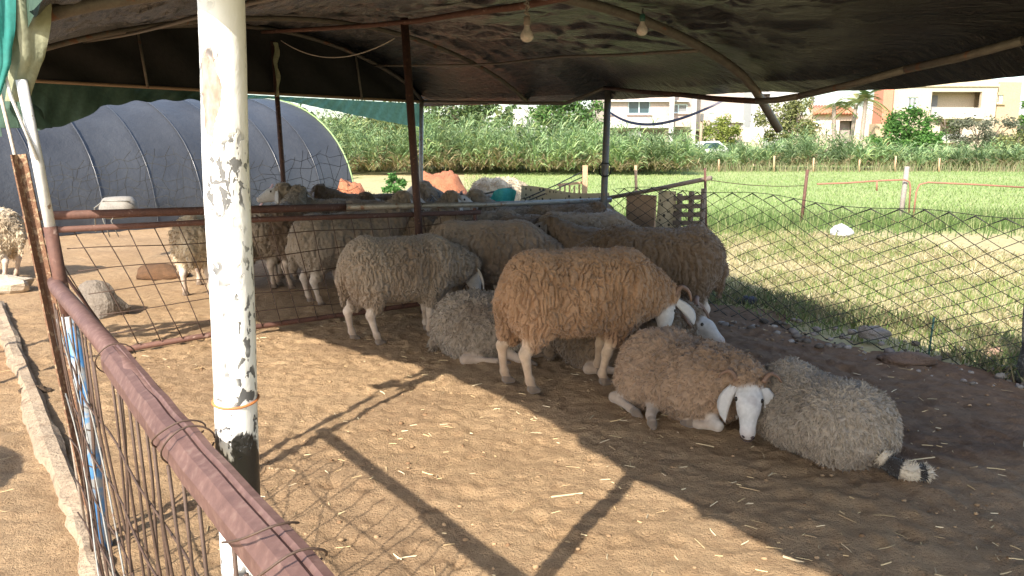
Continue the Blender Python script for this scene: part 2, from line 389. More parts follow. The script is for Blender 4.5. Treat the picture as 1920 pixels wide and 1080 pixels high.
# ------------------------------------------------------------------ sheep
def cap_(a, b, ra, rb, sq=1.0, k=.06): return ('c', np.array(a, float), np.array(b, float), ra, rb, sq, k)
def ell_(c, rr, k=.06): return ('e', np.array(c, float), np.array(rr, float), None, None, 1.0, k)
def smin(a, b, k):
    h = np.clip(.5+.5*(b-a)/k, 0, 1); return b*(1-h)+a*h-k*h*(1-h)
def field(prims, lo, n, h):
    F = np.full(n, 1.0, np.float32)
    ax = [lo[i]+h*np.arange(n[i], dtype=np.float32) for i in range(3)]
    for kd, a, b, ra, rb, sq, k in prims:
        if kd == 'c': mn = np.minimum(a-ra, b-rb); mx = np.maximum(a+ra, b+rb)
        else: mn = a-b; mx = a+b
        m = .05+k*1.2; sl = []
        for i in range(3):
            ext = m + (abs(mx[i]-mn[i])*.15 if sq != 1 else 0)
            i0 = max(0, int((mn[i]-ext-lo[i])/h)); i1 = min(n[i], int((mx[i]+ext-lo[i])/h)+2); sl.append(slice(i0, max(i0, i1)))
        sl = tuple(sl)
        x = ax[0][sl[0]][:, None, None]; y = ax[1][sl[1]][None, :, None]; z = ax[2][sl[2]][None, None, :]
        if kd == 'c':
            d = b-a; L = d@d; px, py, pz = x-a[0], (y-a[1])/sq, z-a[2]
            t = np.clip((px*d[0]+py*d[1]+pz*d[2])/L, 0, 1)
            D = np.sqrt((px-d[0]*t)**2+(py-d[1]*t)**2+(pz-d[2]*t)**2)-(ra+(rb-ra)*t)
        else:
            px, py, pz = x-a[0], y-a[1], z-a[2]
            k0 = np.sqrt((px/b[0])**2+(py/b[1])**2+(pz/b[2])**2); k1 = np.sqrt((px/b[0]**2)**2+(py/b[1]**2)**2+(pz/b[2]**2)**2)+1e-6
            D = k0*(k0-1)/k1
        F[sl] = smin(F[sl], D.astype(np.float32), k)
    return F
def nets(F, lo, h):
    n = np.array(F.shape); ins = F < 0; c = {}
    for dx in (0, 1):
        for dy in (0, 1):
            for dz in (0, 1): c[dx, dy, dz] = (slice(dx, n[0]-1+dx), slice(dy, n[1]-1+dy), slice(dz, n[2]-1+dz))
    s = sum(ins[v].astype(np.int8) for v in c.values()); mask = (s > 0) & (s < 8)
    idx = np.full(mask.shape, -1, np.int64); cells = np.argwhere(mask); idx[mask] = np.arange(len(cells))
    acc = np.zeros((len(cells), 3)); cnt = np.zeros(len(cells))
    val = {k: F[v][mask] for k, v in c.items()}
    for a in c:
        for d in range(3):
            if a[d]: continue
            b = list(a); b[d] = 1; b = tuple(b); fa, fb = val[a], val[b]; ok = (fa < 0) != (fb < 0)
            t = np.where(ok, fa/np.where(ok, fa-fb, 1), 0); p = np.tile(np.array(a, float), (len(cells), 1)); p[:, d] += t
            acc[ok] += p[ok]; cnt[ok] += 1
    V = (cells+acc/cnt[:, None])*h+lo; Fc = []
    for d in range(3):
        e, f = (d+1) % 3, (d+2) % 3
        A = np.take(ins, range(n[d]-1), d); B = np.take(ins, range(1, n[d]), d); w = np.argwhere(A != B)
        w = w[(w[:, e] > 0) & (w[:, f] > 0) & (w[:, e] < n[e]-1) & (w[:, f] < n[f]-1)]; pos = A[tuple(w.T)]
        q = []
        for oe, of in ((-1, -1), (0, -1), (0, 0), (-1, 0)):
            ww = w.copy(); ww[:, e] += oe; ww[:, f] += of; q.append(idx[tuple(ww.T)])
        q = np.stack(q, 1); q[~pos] = q[~pos][:, ::-1]; Fc.append(q)
    return V, np.concatenate(Fc)
def sample(F, lo, h, P):
    q = (P-lo)/h; i = np.clip(np.floor(q).astype(int), 0, np.array(F.shape)-2); f = q-i; r = 0
    for dx in (0, 1):
        for dy in (0, 1):
            for dz in (0, 1):
                w = (f[:, 0] if dx else 1-f[:, 0])*(f[:, 1] if dy else 1-f[:, 1])*(f[:, 2] if dz else 1-f[:, 2])
                r = r+w*F[i[:, 0]+dx, i[:, 1]+dy, i[:, 2]+dz]
    return r
def unit(v): v = np.array(v, float); return v/np.linalg.norm(v)
def head_prims(poll, hd, size=1.0, woolly=.5):
    """skin and wool prims of a head, plus its frame"""
    hd = unit(hd); side = unit(np.cross((0, 0, 1), hd)) if abs(hd[2]) < .97 else np.array((0, 1.0, 0)); up = np.cross(hd, side)
    P = lambda f, s, u: poll+size*(hd*f+side*s+up*u)
    z = size
    skin = [cap_(P(.015, 0, 0), P(.11, 0, .010), .060*z, .050*z, k=.02), cap_(P(.11, 0, .012), P(.215, 0, -.008), .048*z, .033*z, k=.03),
            cap_(P(.04, 0, -.045), P(.20, 0, -.032), .045*z, .024*z, k=.03), ell_(P(.228, 0, -.014), (.031*z, .031*z, .029*z), k=.02),
            cap_(P(.07, -.042, .024), P(.07, .042, .024), .020*z, .020*z, k=.025)]
    wool = [ell_(P(-.03, 0, .010), (.068*z, .070*z, .066*z), k=.05)]
    return skin, wool, (poll, hd, side, up, size)
def ear_mesh(fr, s, out=.55, droop=.8, L=.19, W=.034, back=.1):
    poll, hd, side, up, z = fr; b = poll+z*(hd*.015+side*s*.066+up*.022); V = []; m = 7
    d0 = unit(side*s*1.0+up*.0); d1 = unit(side*s*out-np.array((0, 0, 1.0))*droop-hd*back)
    wd = unit(np.cross(d1, up*.8+hd*.35+side*s*.35)); nn = unit(np.cross(wd, d1))
    for i in range(m):
        t = i/(m-1); c = b+z*L*((d0*(1-t)*.3*t*2)+d1*t); w = W*z*math.sin(math.pi*min(1, .16+t*.84))**.7*(1 if t < .99 else .2)
        for a, th in ((-1, 0), (-.5, 1), (.5, 1), (1, 0), (.5, -.2), (-.5, -.2)): V.append(c+wd*a*w+nn*th*.007*z+nn*(.5-abs(a))*-.012*z)
    F = [(i*6+k, i*6+(k+1) % 6, i*6+6+(k+1) % 6, i*6+6+k) for i in range(m-1) for k in range(6)]
    return np.array(V), np.array(F)
def leg_prims(pts, rr, k=.02): return [cap_(pts[i], pts[i+1], rr[i], rr[i+1], k=k) for i in range(len(pts)-1)]
def pose_stand(poll, hd, fl=(0, 0, 0, 0), fat=1.0, head=True, hs=1.0):
    w = [cap_((-.28, 0, .565), (.19, 0, .55), .240, .235, .86*fat, .08), ell_((-.33, 0, .54), (.165, .195*fat, .255), .06), ell_((.22, 0, .525), (.17, .185*fat, .25), .08),
         ell_((-.02, 0, .525), (.34, .215*fat, .235), .08)]
    s = []
    for i, sg in enumerate((1, -1)):
        h, f = fl[i], fl[2+i]
        w += [cap_((-.30, sg*.10, .43), (-.345+h*.7, sg*.11, .285), .125, .058, k=.05), cap_((.19, sg*.095, .40), (.195+f*.4, sg*.10, .275), .105, .052, k=.05)]
        s += leg_prims([(-.34+h*.7, sg*.11, .32), (-.395+h*.8, sg*.115, .235), (-.365+h, sg*.115, .075), (-.345+h, sg*.115, .035)], (.050, .031, .0195, .0255))
        s += [ell_((-.395+h*.8, sg*.115, .235), (.030, .026, .036), .015), ell_((-.358+h, sg*.115, .078), (.026, .024, .028), .012)]
        s += [cap_((-.35+h, sg*.127, .022), (-.315+h, sg*.130, .017), .023, .016, k=.008), cap_((-.35+h, sg*.103, .022), (-.315+h, sg*.100, .017), .023, .016, k=.008)]
        s += leg_prims([(.195+f*.4, sg*.10, .32), (.20+f*.8, sg*.10, .195), (.195+f, sg*.10, .07), (.21+f, sg*.10, .035)], (.042, .027, .019, .025))
        s += [ell_((.202+f*.8, sg*.10, .195), (.028, .026, .036), .015), ell_((.198+f, sg*.10, .073), (.026, .024, .028), .012)]
        s += [cap_((.205+f, sg*.112, .022), (.24+f, sg*.115, .017), .023, .016, k=.008), cap_((.205+f, sg*.088, .022), (.24+f, sg*.085, .017), .023, .016, k=.008)]
    w += [cap_((-.46, 0, .60), (-.505, .01, .50), .055, .045, k=.05), cap_((-.505, .01, .50), (-.50, .01, .32), .045, .026, k=.03)]
    poll = np.array(poll, float); hd = unit(hd); nb = np.array((.27, 0, .57)); ne = poll-hd*.03
    w += [cap_(nb, nb*.5+ne*.5+np.array((0, 0, -.01)), .195, .15, .92, k=.08), cap_(nb*.5+ne*.5+np.array((0, 0, -.01)), ne, .15, .092, k=.06)]
    fr = None
    if head: hs_, hw, fr = head_prims(poll, hd, hs); s += hs_; w += hw
    return w, s, fr
def pose_lie(poll, hd, side=1, hs=1.0, fore=True, hind=True, ln=1.0, tail=False):
    w = [cap_((-.25*ln, 0, .225), (.18*ln, 0, .215), .225, .205, 1.12, .08), ell_((-.26*ln, 0, .21), (.215, .265, .205), .08), ell_((.18*ln, 0, .20), (.19, .235, .205), .08),
         ell_((0, 0, .15), (.38, .285, .16), .08), ell_((-.20, side*.20, .14), (.19, .115, .145), .06)]
    s = []
    if hind:
        s += leg_prims([(-.19, side*.25, .075), (-.30, side*.315, .05), (-.12, side*.335, .038), (-.05, side*.345, .032)], (.045, .030, .021, .026)) + [cap_((-.05, side*.345, .028), (-.005, side*.35, .02), .027, .018, k=.01)]
        s += leg_prims([(-.02, side*.24, .07), (.06, side*.33, .05), (.13, side*.375, .034)], (.042, .026, .024)) + [cap_((.12, side*.37, .028), (.165, side*.395, .02), .028, .018, k=.01)]
    if fore:
        for sg in (1, -1):
            s += leg_prims([(.26*ln, sg*.12, .12), (.40*ln, sg*.145, .06), (.30*ln, sg*.185, .04), (.235*ln, sg*.195, .034)], (.038, .028, .020, .024)) + [cap_((.235*ln, sg*.195, .03), (.19*ln, sg*.20, .022), .027, .02, k=.01)]
    poll = np.array(poll, float); hd = unit(hd); nb = np.array((.24*ln, 0, .26)); ne = poll-hd*.03
    w += [cap_(nb, ne*.5+nb*.5, .185, .14, .95, k=.08), cap_(ne*.5+nb*.5, ne, .14, .088, k=.06)]
    if not tail: w += [cap_((-.46*ln, 0, .20), (-.50*ln, .03, .06), .05, .035, k=.04)]
    hs_, hw, fr = head_prims(poll, hd, hs)
    return w, s+hs_, fr

WOOLM = MCOL('fleece', 1.0, 0, 45, .35, .25, .05)
EYEM = M('eye_dark', (.02, .015, .012), (.03, .02, .015), 20, .25, 0, 0)
HORNM = M('horn', (.22, .13, .085), (.14, .08, .05), 18, .55, 0, .5, .004)
NOSEM = M('nostril_dark', (.05, .03, .03), (.07, .04, .04), 20, .6, 0, 0)
BODY = {}
def sheep_mesh(key, pose, h, wool, dirt, skin, legc, seed, style='crimp', locks=9000, lock=(.018, .042), lie=False, ears=((1, .55, .8), (-1, .55, .8)), eye=True):
    w, s, fr = pose
    allp = w+s; lo = np.array([9., 9, 9]); hi = -lo
    for kd, a, b, ra, rb, sq, k in allp:
        if kd == 'c': lo = np.minimum(lo, np.minimum(a-ra, b-rb)); hi = np.maximum(hi, np.maximum(a+ra, b+rb))
        else: lo = np.minimum(lo, a-b); hi = np.maximum(hi, a+b)
    lo -= .06; hi += .06; n = tuple(np.ceil((hi-lo)/h).astype(int)+1)
    Fw = field(w, lo, n, h); Fs = field(s, lo, n, h); F = smin(Fw, Fs, .02)
    if lie:
        zz = (lo[2]+h*np.arange(n[2])).astype(np.float32)[None, None, :]; F = -smin(-F, zz+0*F+.004, .03)
    V, Q = nets(F, lo, h)
    G = np.stack([sample(g, lo, h, V) for g in np.gradient(F, h)], 1); Nn = G/(np.linalg.norm(G, axis=1)[:, None]+1e-9)
    fw, fs = sample(Fw, lo, h, V), sample(Fs, lo, h, V)
    wm = sstep(-.012, .016, fs-fw+.006*vn(V*40, seed))
    warp = np.stack([vn(V*11, seed+1), vn(V*11, seed+2), vn(V*11, seed+3)], 1)*.020
    Q1 = V+warp
    if style == 'crimp':
        kf = 1.0 if h < .0075 else .75
        wv = np.stack([vn(V*np.array((13, 13, 22)), seed+1), vn(V*np.array((13, 13, 22)), seed+2), .6*vn(V*9, seed+3)], 1)*.013
        rot = (V+wv)@np.array(((.8, -.6, .05), (.6, .8, .04), (0, 0, 1)))
        a = vn(rot*np.array((44, 44, 7.5))*kf, seed+4); b = vn(rot*np.array((66, 66, 13))*kf+5.5, seed+5)
        topfade = .25+.75*sstep(.97, .6, Nn[:, 2])
        crack = 1-np.maximum(sstep(.22, .03, np.abs(a)), .6*sstep(.17, .02, np.abs(b)))
        disp = .024*topfade*(crack-.8)+.005*vn(V*44, seed+6)+.012*vn(V*6, seed+7)+.0035*vn(V*100, seed+9)
    else:
        a = vn(Q1*26, seed+4); b = vn(Q1*50, seed+5)
        disp = .012*a+.009*b-.012*sstep(.2, .02, np.abs(vn(Q1*30, seed+12)))+.014*vn(V*6, seed+7)+.004*vn(V*75, seed+9)
    V = V+Nn*(disp*wm)[:, None]
    wool, dirt, skin, legc = map(np.array, (wool, dirt, skin, legc))
    if sum(wool) < 1.25: wool, dirt = wool*.84, dirt*.80      # cream fleeces keep their full tone
    dm = sstep(-.35, .5, vn(V*3.1, seed+8)+.35*vn(V*9, seed+10))[:, None]
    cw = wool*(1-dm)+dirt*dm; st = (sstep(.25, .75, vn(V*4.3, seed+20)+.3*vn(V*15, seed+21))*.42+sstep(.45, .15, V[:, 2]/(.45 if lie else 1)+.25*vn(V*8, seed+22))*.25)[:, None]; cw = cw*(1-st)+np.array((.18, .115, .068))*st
    hd_ = fr[0] if fr else np.array((9., 9, 9)); isleg = sstep(.18, .30, np.linalg.norm(V-hd_-(fr[1]*.1 if fr else 0), axis=1))[:, None]
    hoof = np.zeros(len(V))
    for kd, a, b, ra, rb, sq, k in s:                       # the toes are the small tight capsules at the leg ends
        if kd == 'c' and k <= .0101:
            d = b-a; t = np.clip(((V-a)@d)/(d@d), -.3, 1); hoof = np.maximum(hoof, sstep(.0075, .003, np.linalg.norm(V-a-d*t[:, None], axis=1)-(ra+(rb-ra)*np.clip(t, 0, 1))))
    hoof = hoof[:, None]
    cs = skin*(1-isleg)+legc*isleg; cs = cs*(1+.14*vn(V*16, seed+11)+.10*vn(V*70, seed+13)+.06*vn(V*160, seed+14))[:, None]
    mud = (sstep(.30, .02, V[:, 2]+.10*vn(V*14, seed+15)+.05*vn(V*45, seed+16))*isleg[:, 0]*.62)[:, None]; cs = cs*(1-mud)+np.array((.30, .20, .13))*mud
    if fr:
        fx = (V-fr[0])@fr[1]/fr[4]; pk = (sstep(.19, .25, fx)*.45+sstep(.25, .9, vn(V*22, seed+17))*.35*sstep(.30, .0, fx))[:, None]*(1-isleg); cs = cs*(1-pk)+np.array((.36, .27, .235))*pk
    cs = cs*(1-hoof)+np.array((.17, .125, .09))*hoof
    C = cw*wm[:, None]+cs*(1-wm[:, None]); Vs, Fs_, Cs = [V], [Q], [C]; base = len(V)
    if fr:
        for sg, out, dr in ears:
            ev, ef = ear_mesh(fr, sg, out, dr); Vs.append(ev); Fs_.append(ef+base); Cs.append(np.tile(skin*.97, (len(ev), 1))); base += len(ev)
    me = np_mesh('body', np.concatenate(Vs), np.concatenate(Fs_), np.concatenate(Cs)); me.materials.append(WOOLM)
    # wool locks
    r = np.random.default_rng(seed); cand = np.flatnonzero((wm > .75) & (V[:, 2] > .02)); ii = r.choice(cand, locks); p = V[ii]+r.normal(0, h*.4, (locks, 3)); nn = Nn[ii]
    rd = r.normal(0, 1, (locks, 3)); tng = rd-nn*(rd*nn).sum(1)[:, None]; tng /= np.linalg.norm(tng, axis=1)[:, None]
    flow = np.array((-.25, 0, -1.0)); fl = flow-nn*(nn@flow)[:, None]
    d = nn*.55+fl*.75+tng*(.30 if style == 'crimp' else .55); d /= np.linalg.norm(d, axis=1)[:, None]
    L = r.uniform(*lock, locks)[:, None]; wdt = (r.uniform(.0012, .0030, locks) if style == 'crimp' else r.uniform(.0018, .0042, locks))[:, None]*(max(h, .0075)/.0085)**.6
    sdv = np.cross(d, rd); sdv /= np.linalg.norm(sdv, axis=1)[:, None]
    p0 = p-nn*.006; p1 = p0+d*L*.55+nn*L*.12; p2 = p0+d*L+np.array((0, 0, -.18))*L+tng*L*.15
    LV = np.stack([p0-sdv*wdt, p0+sdv*wdt, p1-sdv*wdt*.8, p1+sdv*wdt*.8, p2], 1).reshape(-1, 3); b5 = np.arange(locks)[:, None]*5
    LC = np.repeat(cw[ii]*(1+r.uniform(-.30, .30, (locks, 1))), 5, 0)
    lm = np_mesh('fleece', LV, [np.concatenate([b5, b5+1, b5+3, b5+2], 1), np.concatenate([b5+2, b5+3, b5+4], 1)], LC); lm.materials.append(WOOLM)
    BODY[key] = (me, lm, fr); return BODY[key]
def put_sheep(key, label, loc, yaw, sc=1.0, group=None, eyes=True, horns=(), face=False):
    me, lm, fr = BODY[key]
    t = thing('sheep', label, 'sheep', (loc[0], loc[1], soil_z((loc[0], loc[1], 0))[0]-.004), math.radians(yaw), group); t.scale = (sc,)*3
    link('body', me, None, t); link('fleece', lm, None, t)
    if fr and eyes:
        poll, hd, side, up, z = fr
        for sg in (1, -1):
            e = MB().sphere(poll+z*(hd*.080+side*sg*.0525+up*.030), .0135*z, 8, 6, (1, 1, 1)); eo = e.build('eye', EYEM, t, True, True)
            if face:
                nb = MB(); c = poll+z*(hd*.247+side*sg*.015+up*.000); nb.tube([c-side*sg*.008, c+side*sg*.004+up*.004+hd*.004, c+side*sg*.012+up*.014], [.004, .007, .003], 6); nb.build('nostril', NOSEM, t, True, True)
    if fr and face:
        poll, hd, side, up, z = fr; mbm = MB(); pts = [poll+z*(hd*(.262-.02*abs(a)**2)+side*a*.03-up*(.032+.01*abs(a))) for a in np.linspace(-1.1, 1.1, 7)]
        mbm.tube(pts, .0028, 5); mbm.build('mouth', NOSEM, t, True, True)
    for sg, size, kind in horns:
        poll, hd, side, up, z = fr; b = poll+z*(side*sg*.04+up*.055-hd*.0)
        pts = []
        for i in range(9):
            a = i/8*math.radians(kind); R = .075*size
            pts.append(b+z*(side*sg*(.02+.55*R*(1-math.cos(a))+.03*i/8)-hd*R*math.sin(a)*.9+up*R*.55*(1-math.cos(a))*(1 if a < 1.6 else .3)-up*.09*size*max(0, i/8-.35)))
        hm = MB().tube(pts, [.024*size*(1-.085*i) for i in range(9)], 9); hm.build('horn', HORNM, t, True, True)
    return t
FACE = (.52, .49, .45); LEG = (.56, .47, .385); LEGT = (.54, .41, .29)
CR = dict(style='crimp'); SH = dict(style='shag')
# the tawny sheep in front, head hung low
sheep_mesh('tawny', pose_stand((.53, .01, .47), (-.18, -.42, -.88), (-.10, -.02, -.06, -.12)), .0046, (.43, .262, .150), (.33, .195, .108), FACE, LEGT, 11, 'crimp', 14000, (.008, .020))
put_sheep('tawny', 'tawny standing sheep with hanging head, nearest of the standing flock', (.42, 4.46), 18, .98, 'sheep of the flock', horns=((1, .85, 200), (-1, .85, 200)))
sheep_mesh('grazer', pose_stand((.60, .02, .50), (.35, .0, -.9), (-.04, .07, .03, -.04)), .005, (.385, .305, .225), (.30, .23, .165), FACE, LEG, 21, 'crimp', 12000, (.008, .020))
put_sheep('grazer', 'light brown standing sheep in front of the mesh gate, head down behind a lying one', (-.78, 5.62), 33, .93, 'sheep of the flock', eyes=True)
sheep_mesh('umber', pose_stand((.62, 0, .46), (.3, .2, -.9), (0, .05, .03, -.03)), .0095, (.20, .135, .085), (.14, .092, .056), FACE, LEG, 31, 'crimp', 13000, (.010, .026))
put_sheep('umber', 'dark brown standing sheep, rump towards the wire fence', (.99, 5.62), 172, 1.0, 'sheep of the flock')
sheep_mesh('mouse', pose_stand((.63, 0, .45), (.4, 0, -.9), (0, .05, .03, -.03), 1.05), .0095, (.31, .235, .17), (.25, .185, .13), FACE, LEG, 41, 'crimp', 10000, (.006, .016))
put_sheep('mouse', 'smooth-backed greyish brown sheep with lowered neck between two standing ones', (-.16, 6.25), 6, .97, 'sheep of the flock')
# lying sheep
sheep_mesh('lie_cream', pose_lie((.46, .10, .22), (.7, .45, -.5), -1, 1, False, False, .92, True), .007, (.42, .355, .28), (.345, .285, .22), FACE, LEG, 51, 'shag', 19000, (.018, .040), True)
lc = put_sheep('lie_cream', 'cream woolly sheep lying with its back to the camera, banded tail on the ground', (1.41, 3.50), 113, .80, 'sheep of the flock')
tm = [(-.46, -.02, .12), (-.53, -.05, .075), (-.585, -.10, .06), (-.61, -.155, .058), (-.62, -.20, .055)]
sheep_mesh('lie_white_face', pose_lie((.535, -.07, .315), (.40, -.40, -.82), -1, 1.12), .006, (.40, .27, .175), (.31, .205, .13), (.54, .525, .51), (.50, .43, .36), 61, 'shag', 17000, (.012, .030), True, ears=((1, .06, 1.0), (-1, .16, 1.0)))
put_sheep('lie_white_face', 'brown sheep lying with its white face and long ears towards the camera', (.93, 4.0), -60, .89, 'sheep of the flock', face=True, horns=((1, .65, 160), (-1, .65, 160)))
sheep_mesh('lie_grey', pose_lie((.50, 0, .33), (.85, 0, -.5), -1), .0095, (.38, .315, .245), (.31, .25, .19), FACE, LEG, 71, 'shag', 14000, (.016, .036), True)
put_sheep('lie_grey', 'grey-brown shaggy sheep lying with its forelegs out behind the tawny one', (-.06, 5.22), 8, .96, 'sheep of the flock')
sheep_mesh('lie_horned', pose_lie((.43, .0, .285), (.70, -.50, -.50), -1), .0095, (.23, .165, .11), (.18, .125, .08), (.47, .44, .41), LEG, 81, 'shag', 12000, (.012, .03), True)
put_sheep('lie_horned', 'dark lying sheep with a pale face and curled horn behind the white-faced one', (.74, 4.93), 3, .98, 'sheep of the flock', horns=((1, 1.1, 230), (-1, 1.1, 230)))
# flock at the back, copies of three bodies
sheep_mesh('back_up', pose_stand((.54, 0, .88), (.95, 0, -.28), (0, .04, .03, -.03)), .013, (.38, .31, .235), (.31, .25, .185), (.52, .49, .46), LEG, 91, 'crimp', 5000, (.010, .024))
sheep_mesh('back_down', pose_stand((.60, 0, .50), (.4, 0, -.9), (0, .04, .03, -.03)), .013, (.30, .225, .155), (.24, .175, .115), FACE, LEG, 101, 'crimp', 5000, (.010, .024))
sheep_mesh('back_cream', pose_stand((.60, 0, .60), (.6, 0, -.8), (0, .04, .03, -.03), 1.05), .013, (.56, .46, .32), (.48, .38, .25), FACE, LEG, 111, 'shag', 5500, (.02, .045))
sheep_mesh('back_dark', pose_stand((.58, 0, .80), (.9, 0, -.40), (0, .04, .03, -.03)), .013, (.20, .145, .10), (.15, .105, .07), (.30, .27, .25), LEG, 121, 'crimp', 5000, (.010, .024))
G = 'sheep of the flock'
BACK = [
 ('back_up', 'pale brown sheep standing behind the mesh gate, hind legs to the camera', 655, 6.95, 28, 1.0),
 ('back_up', 'sheep standing end-on behind the gate next to the white pole', 517, 7.85, 78, .98),
 ('back_up', 'grey-faced sheep raising its head above the gate rail, first from the left', 628, 8.4, 186, 1.02),
 ('back_dark', 'dark-faced sheep looking over the gate rail, second from the left', 700, 8.75, 178, 1.05),
 ('back_down', 'sheep whose grey back shows above the gate rail left of the brown post', 728, 8.0, 12, 1.03),
 ('back_up', 'sheep with its head up just left of the brown post', 870, 9.7, 172, .97),
 ('back_down', 'grey sheep with lowered neck right of the brown post', 838, 7.4, 40, .96),
 ('back_up', 'pale grey sheep with rounded back under the galvanised rail', 880, 7.9, 205, .86),
 ('back_dark', 'reddish brown sheep below the teal net', 938, 8.35, 150, .93),
 ('back_dark', 'dark sheep whose back shows right of the teal net', 1020, 7.0, 25, .97),
 ('back_down', 'brown sheep whose back shows left of the grey roof post', 1098, 6.95, 20, .99),
 ('back_dark', 'dusky sheep between the dark brown one and the grey post', 1150, 6.3, 165, .90),
 ('back_up', 'grey sheep just behind the gate right of the pale brown one', 752, 7.25, 24, .97),
 ('back_down', 'brown-grey sheep squeezed behind the smooth-backed one, right of the brown post', 905, 7.05, 38, 1.0),
 ('back_up', 'pale grey sheep with raised head below the galvanised rail left of the teal net', 985, 7.75, 170, .97),
 ('back_down', 'brown sheep in front of the blotched sheet, left of the grey roof post', 1065, 7.75, 195, 1.02),
 ('back_dark', 'dusky sheep standing behind the sheep next to the white pole', 590, 7.75, 35, 1.0),
 ('back_cream', 'sunlit cream sheep standing beyond the rail by the orange soil heap', 937, 11.2, 60, 1.12),
 ('back_cream', 'sunlit cream sheep at the left edge of the picture', -42, 8.0, 172, .90),
 ('back_cream', 'sunlit cream sheep standing end-on left of the white pole', 376, 7.5, 100, .92),
]
for key, lab, u, Yd, yaw, sc in BACK:
    x = (u-960)/FPX*(Yd*CP+.15); put_sheep(key, lab, (x, Yd), yaw, sc, G)
sheep_mesh('far_lying', pose_lie((.46, 0, .36), (.85, 0, -.5), -1), .014, (.56, .46, .32), (.48, .38, .25), FACE, LEG, 131, 'shag', 4000, (.02, .045), True)
put_sheep('far_lying', 'cream sheep lying far back between the white sleeve post and the upturned tub', ((132-960)/FPX*12.6, 12.6), 170, 1.0, G)
# banded tail of the cream lying sheep, a part with its own look
ts = np.linspace(0, 1, 26); tp = np.array([[np.interp(t*4, range(5), [q[i] for q in tm]) for i in range(3)] for t in ts]); tb = MB().tube(tp, [.03+.018*math.sin(math.pi*min(1, .15+t*.8)) if t < .98 else .014 for t in ts], 14)
TV = np.array(tb.v); tt = np.repeat(ts, 14)
TV += .006*np.stack([vn(TV*45, 3), vn(TV*45, 4), vn(TV*45, 5)], 1)
band = (((tt > .10) & (tt < .34)) | ((tt > .60) & (tt < .80)))[:, None]; bj = band
tc = np.where(bj, np.array((.03, .025, .022)), np.array((.55, .47, .36)))
r = np.random.default_rng(5); ii = r.integers(0, len(TV), 1500); p0 = TV[ii]; ax_ = tp[np.minimum((tt[ii]*25).astype(int), 25)]; nn = p0-ax_; nn /= np.linalg.norm(nn, axis=1)[:, None]+1e-6
dv = nn*.7+r.normal(0, .5, (1500, 3))+(tp[-1]-tp[0])*.8; dv /= np.linalg.norm(dv, axis=1)[:, None]; sv = np.cross(dv, nn+.01); sv /= np.linalg.norm(sv, axis=1)[:, None]
p0 = p0-nn*.004
LV = np.stack([p0-sv*.003, p0+sv*.003, p0+dv*r.uniform(.015, .032, (1500, 1))], 1).reshape(-1, 3); b3 = np.arange(1500)[:, None]*3+len(TV)
LC = np.repeat(tc[ii]*(1+r.uniform(-.2, .2, (1500, 1))), 3, 0)
q4 = np.array([f for f in tb.f if len(f) == 4])
me = np_mesh('tail', np.concatenate([TV, LV]), [q4, np.concatenate([b3, b3+1, b3+2], 1)], np.concatenate([tc, LC])); me.materials.append(WOOLM)
tl = link('tail', me, None, lc); tl['label'] = 'black and white banded tail'

# ------------------------------------------------------------------ shelter: roof tarpaulin, ribs, posts
def zn(s): return np.interp(s, [-6.3, -3.9, -1, 0, 1.2, 4], [1.95, 1.86, 1.82, 1.81, 1.77, 1.77])
def zr(s): return np.interp(s, [-6.3, -3.8, -2.77, -1, -.2, 1.6, 4.3], [2.68, 2.46, 2.38, 2.22, 2.12, 2.04, 2.02])
# far eave: plan position and height; the roof narrows towards the camera
EAVE = [(-6.1, 4.8, 1.90), (-4.6, 4.8, 1.83), (-3.25, 4.8, 1.77), (-2.69, 4.8, 1.886), (-1.18, 4.2, 1.735), (-.17, 3.75, 1.637), (.26, 3.55, 1.642), (1.0, 3.25, 1.715), (1.57, 3.0, 1.766), (4.2, 2.3, 1.9)]
EDGE = ([-6.2, -2.75, -1.27, -.25, .19, .98, 1.56, 4.2], [1.84, 1.79, 1.735, 1.705, 1.675, 1.645, 1.646, 1.62])
def ef(s): return np.interp(s, [a[0] for a in EAVE], [a[1] for a in EAVE])
def zf(s): return np.maximum(np.interp(s, [a[0] for a in EAVE], [a[2] for a in EAVE]), np.interp(s, *EDGE))+.03
EF = 4.8
def zroof(s, e):
    s = np.asarray(s, float); e = np.asarray(e, float); RG = .55*ef(s)
    tn = np.clip(e/RG, 0, 1); tf = np.clip((ef(s)-e)/(ef(s)-RG), 0, 1)
    a = zn(s)+(zr(s)-zn(s))*np.sin(tn*np.pi/2)**.7; b = zf(s)+(zr(s)-zf(s))*np.sin(tf*np.pi/2)**.7
    return np.where(e < RG, a, b)
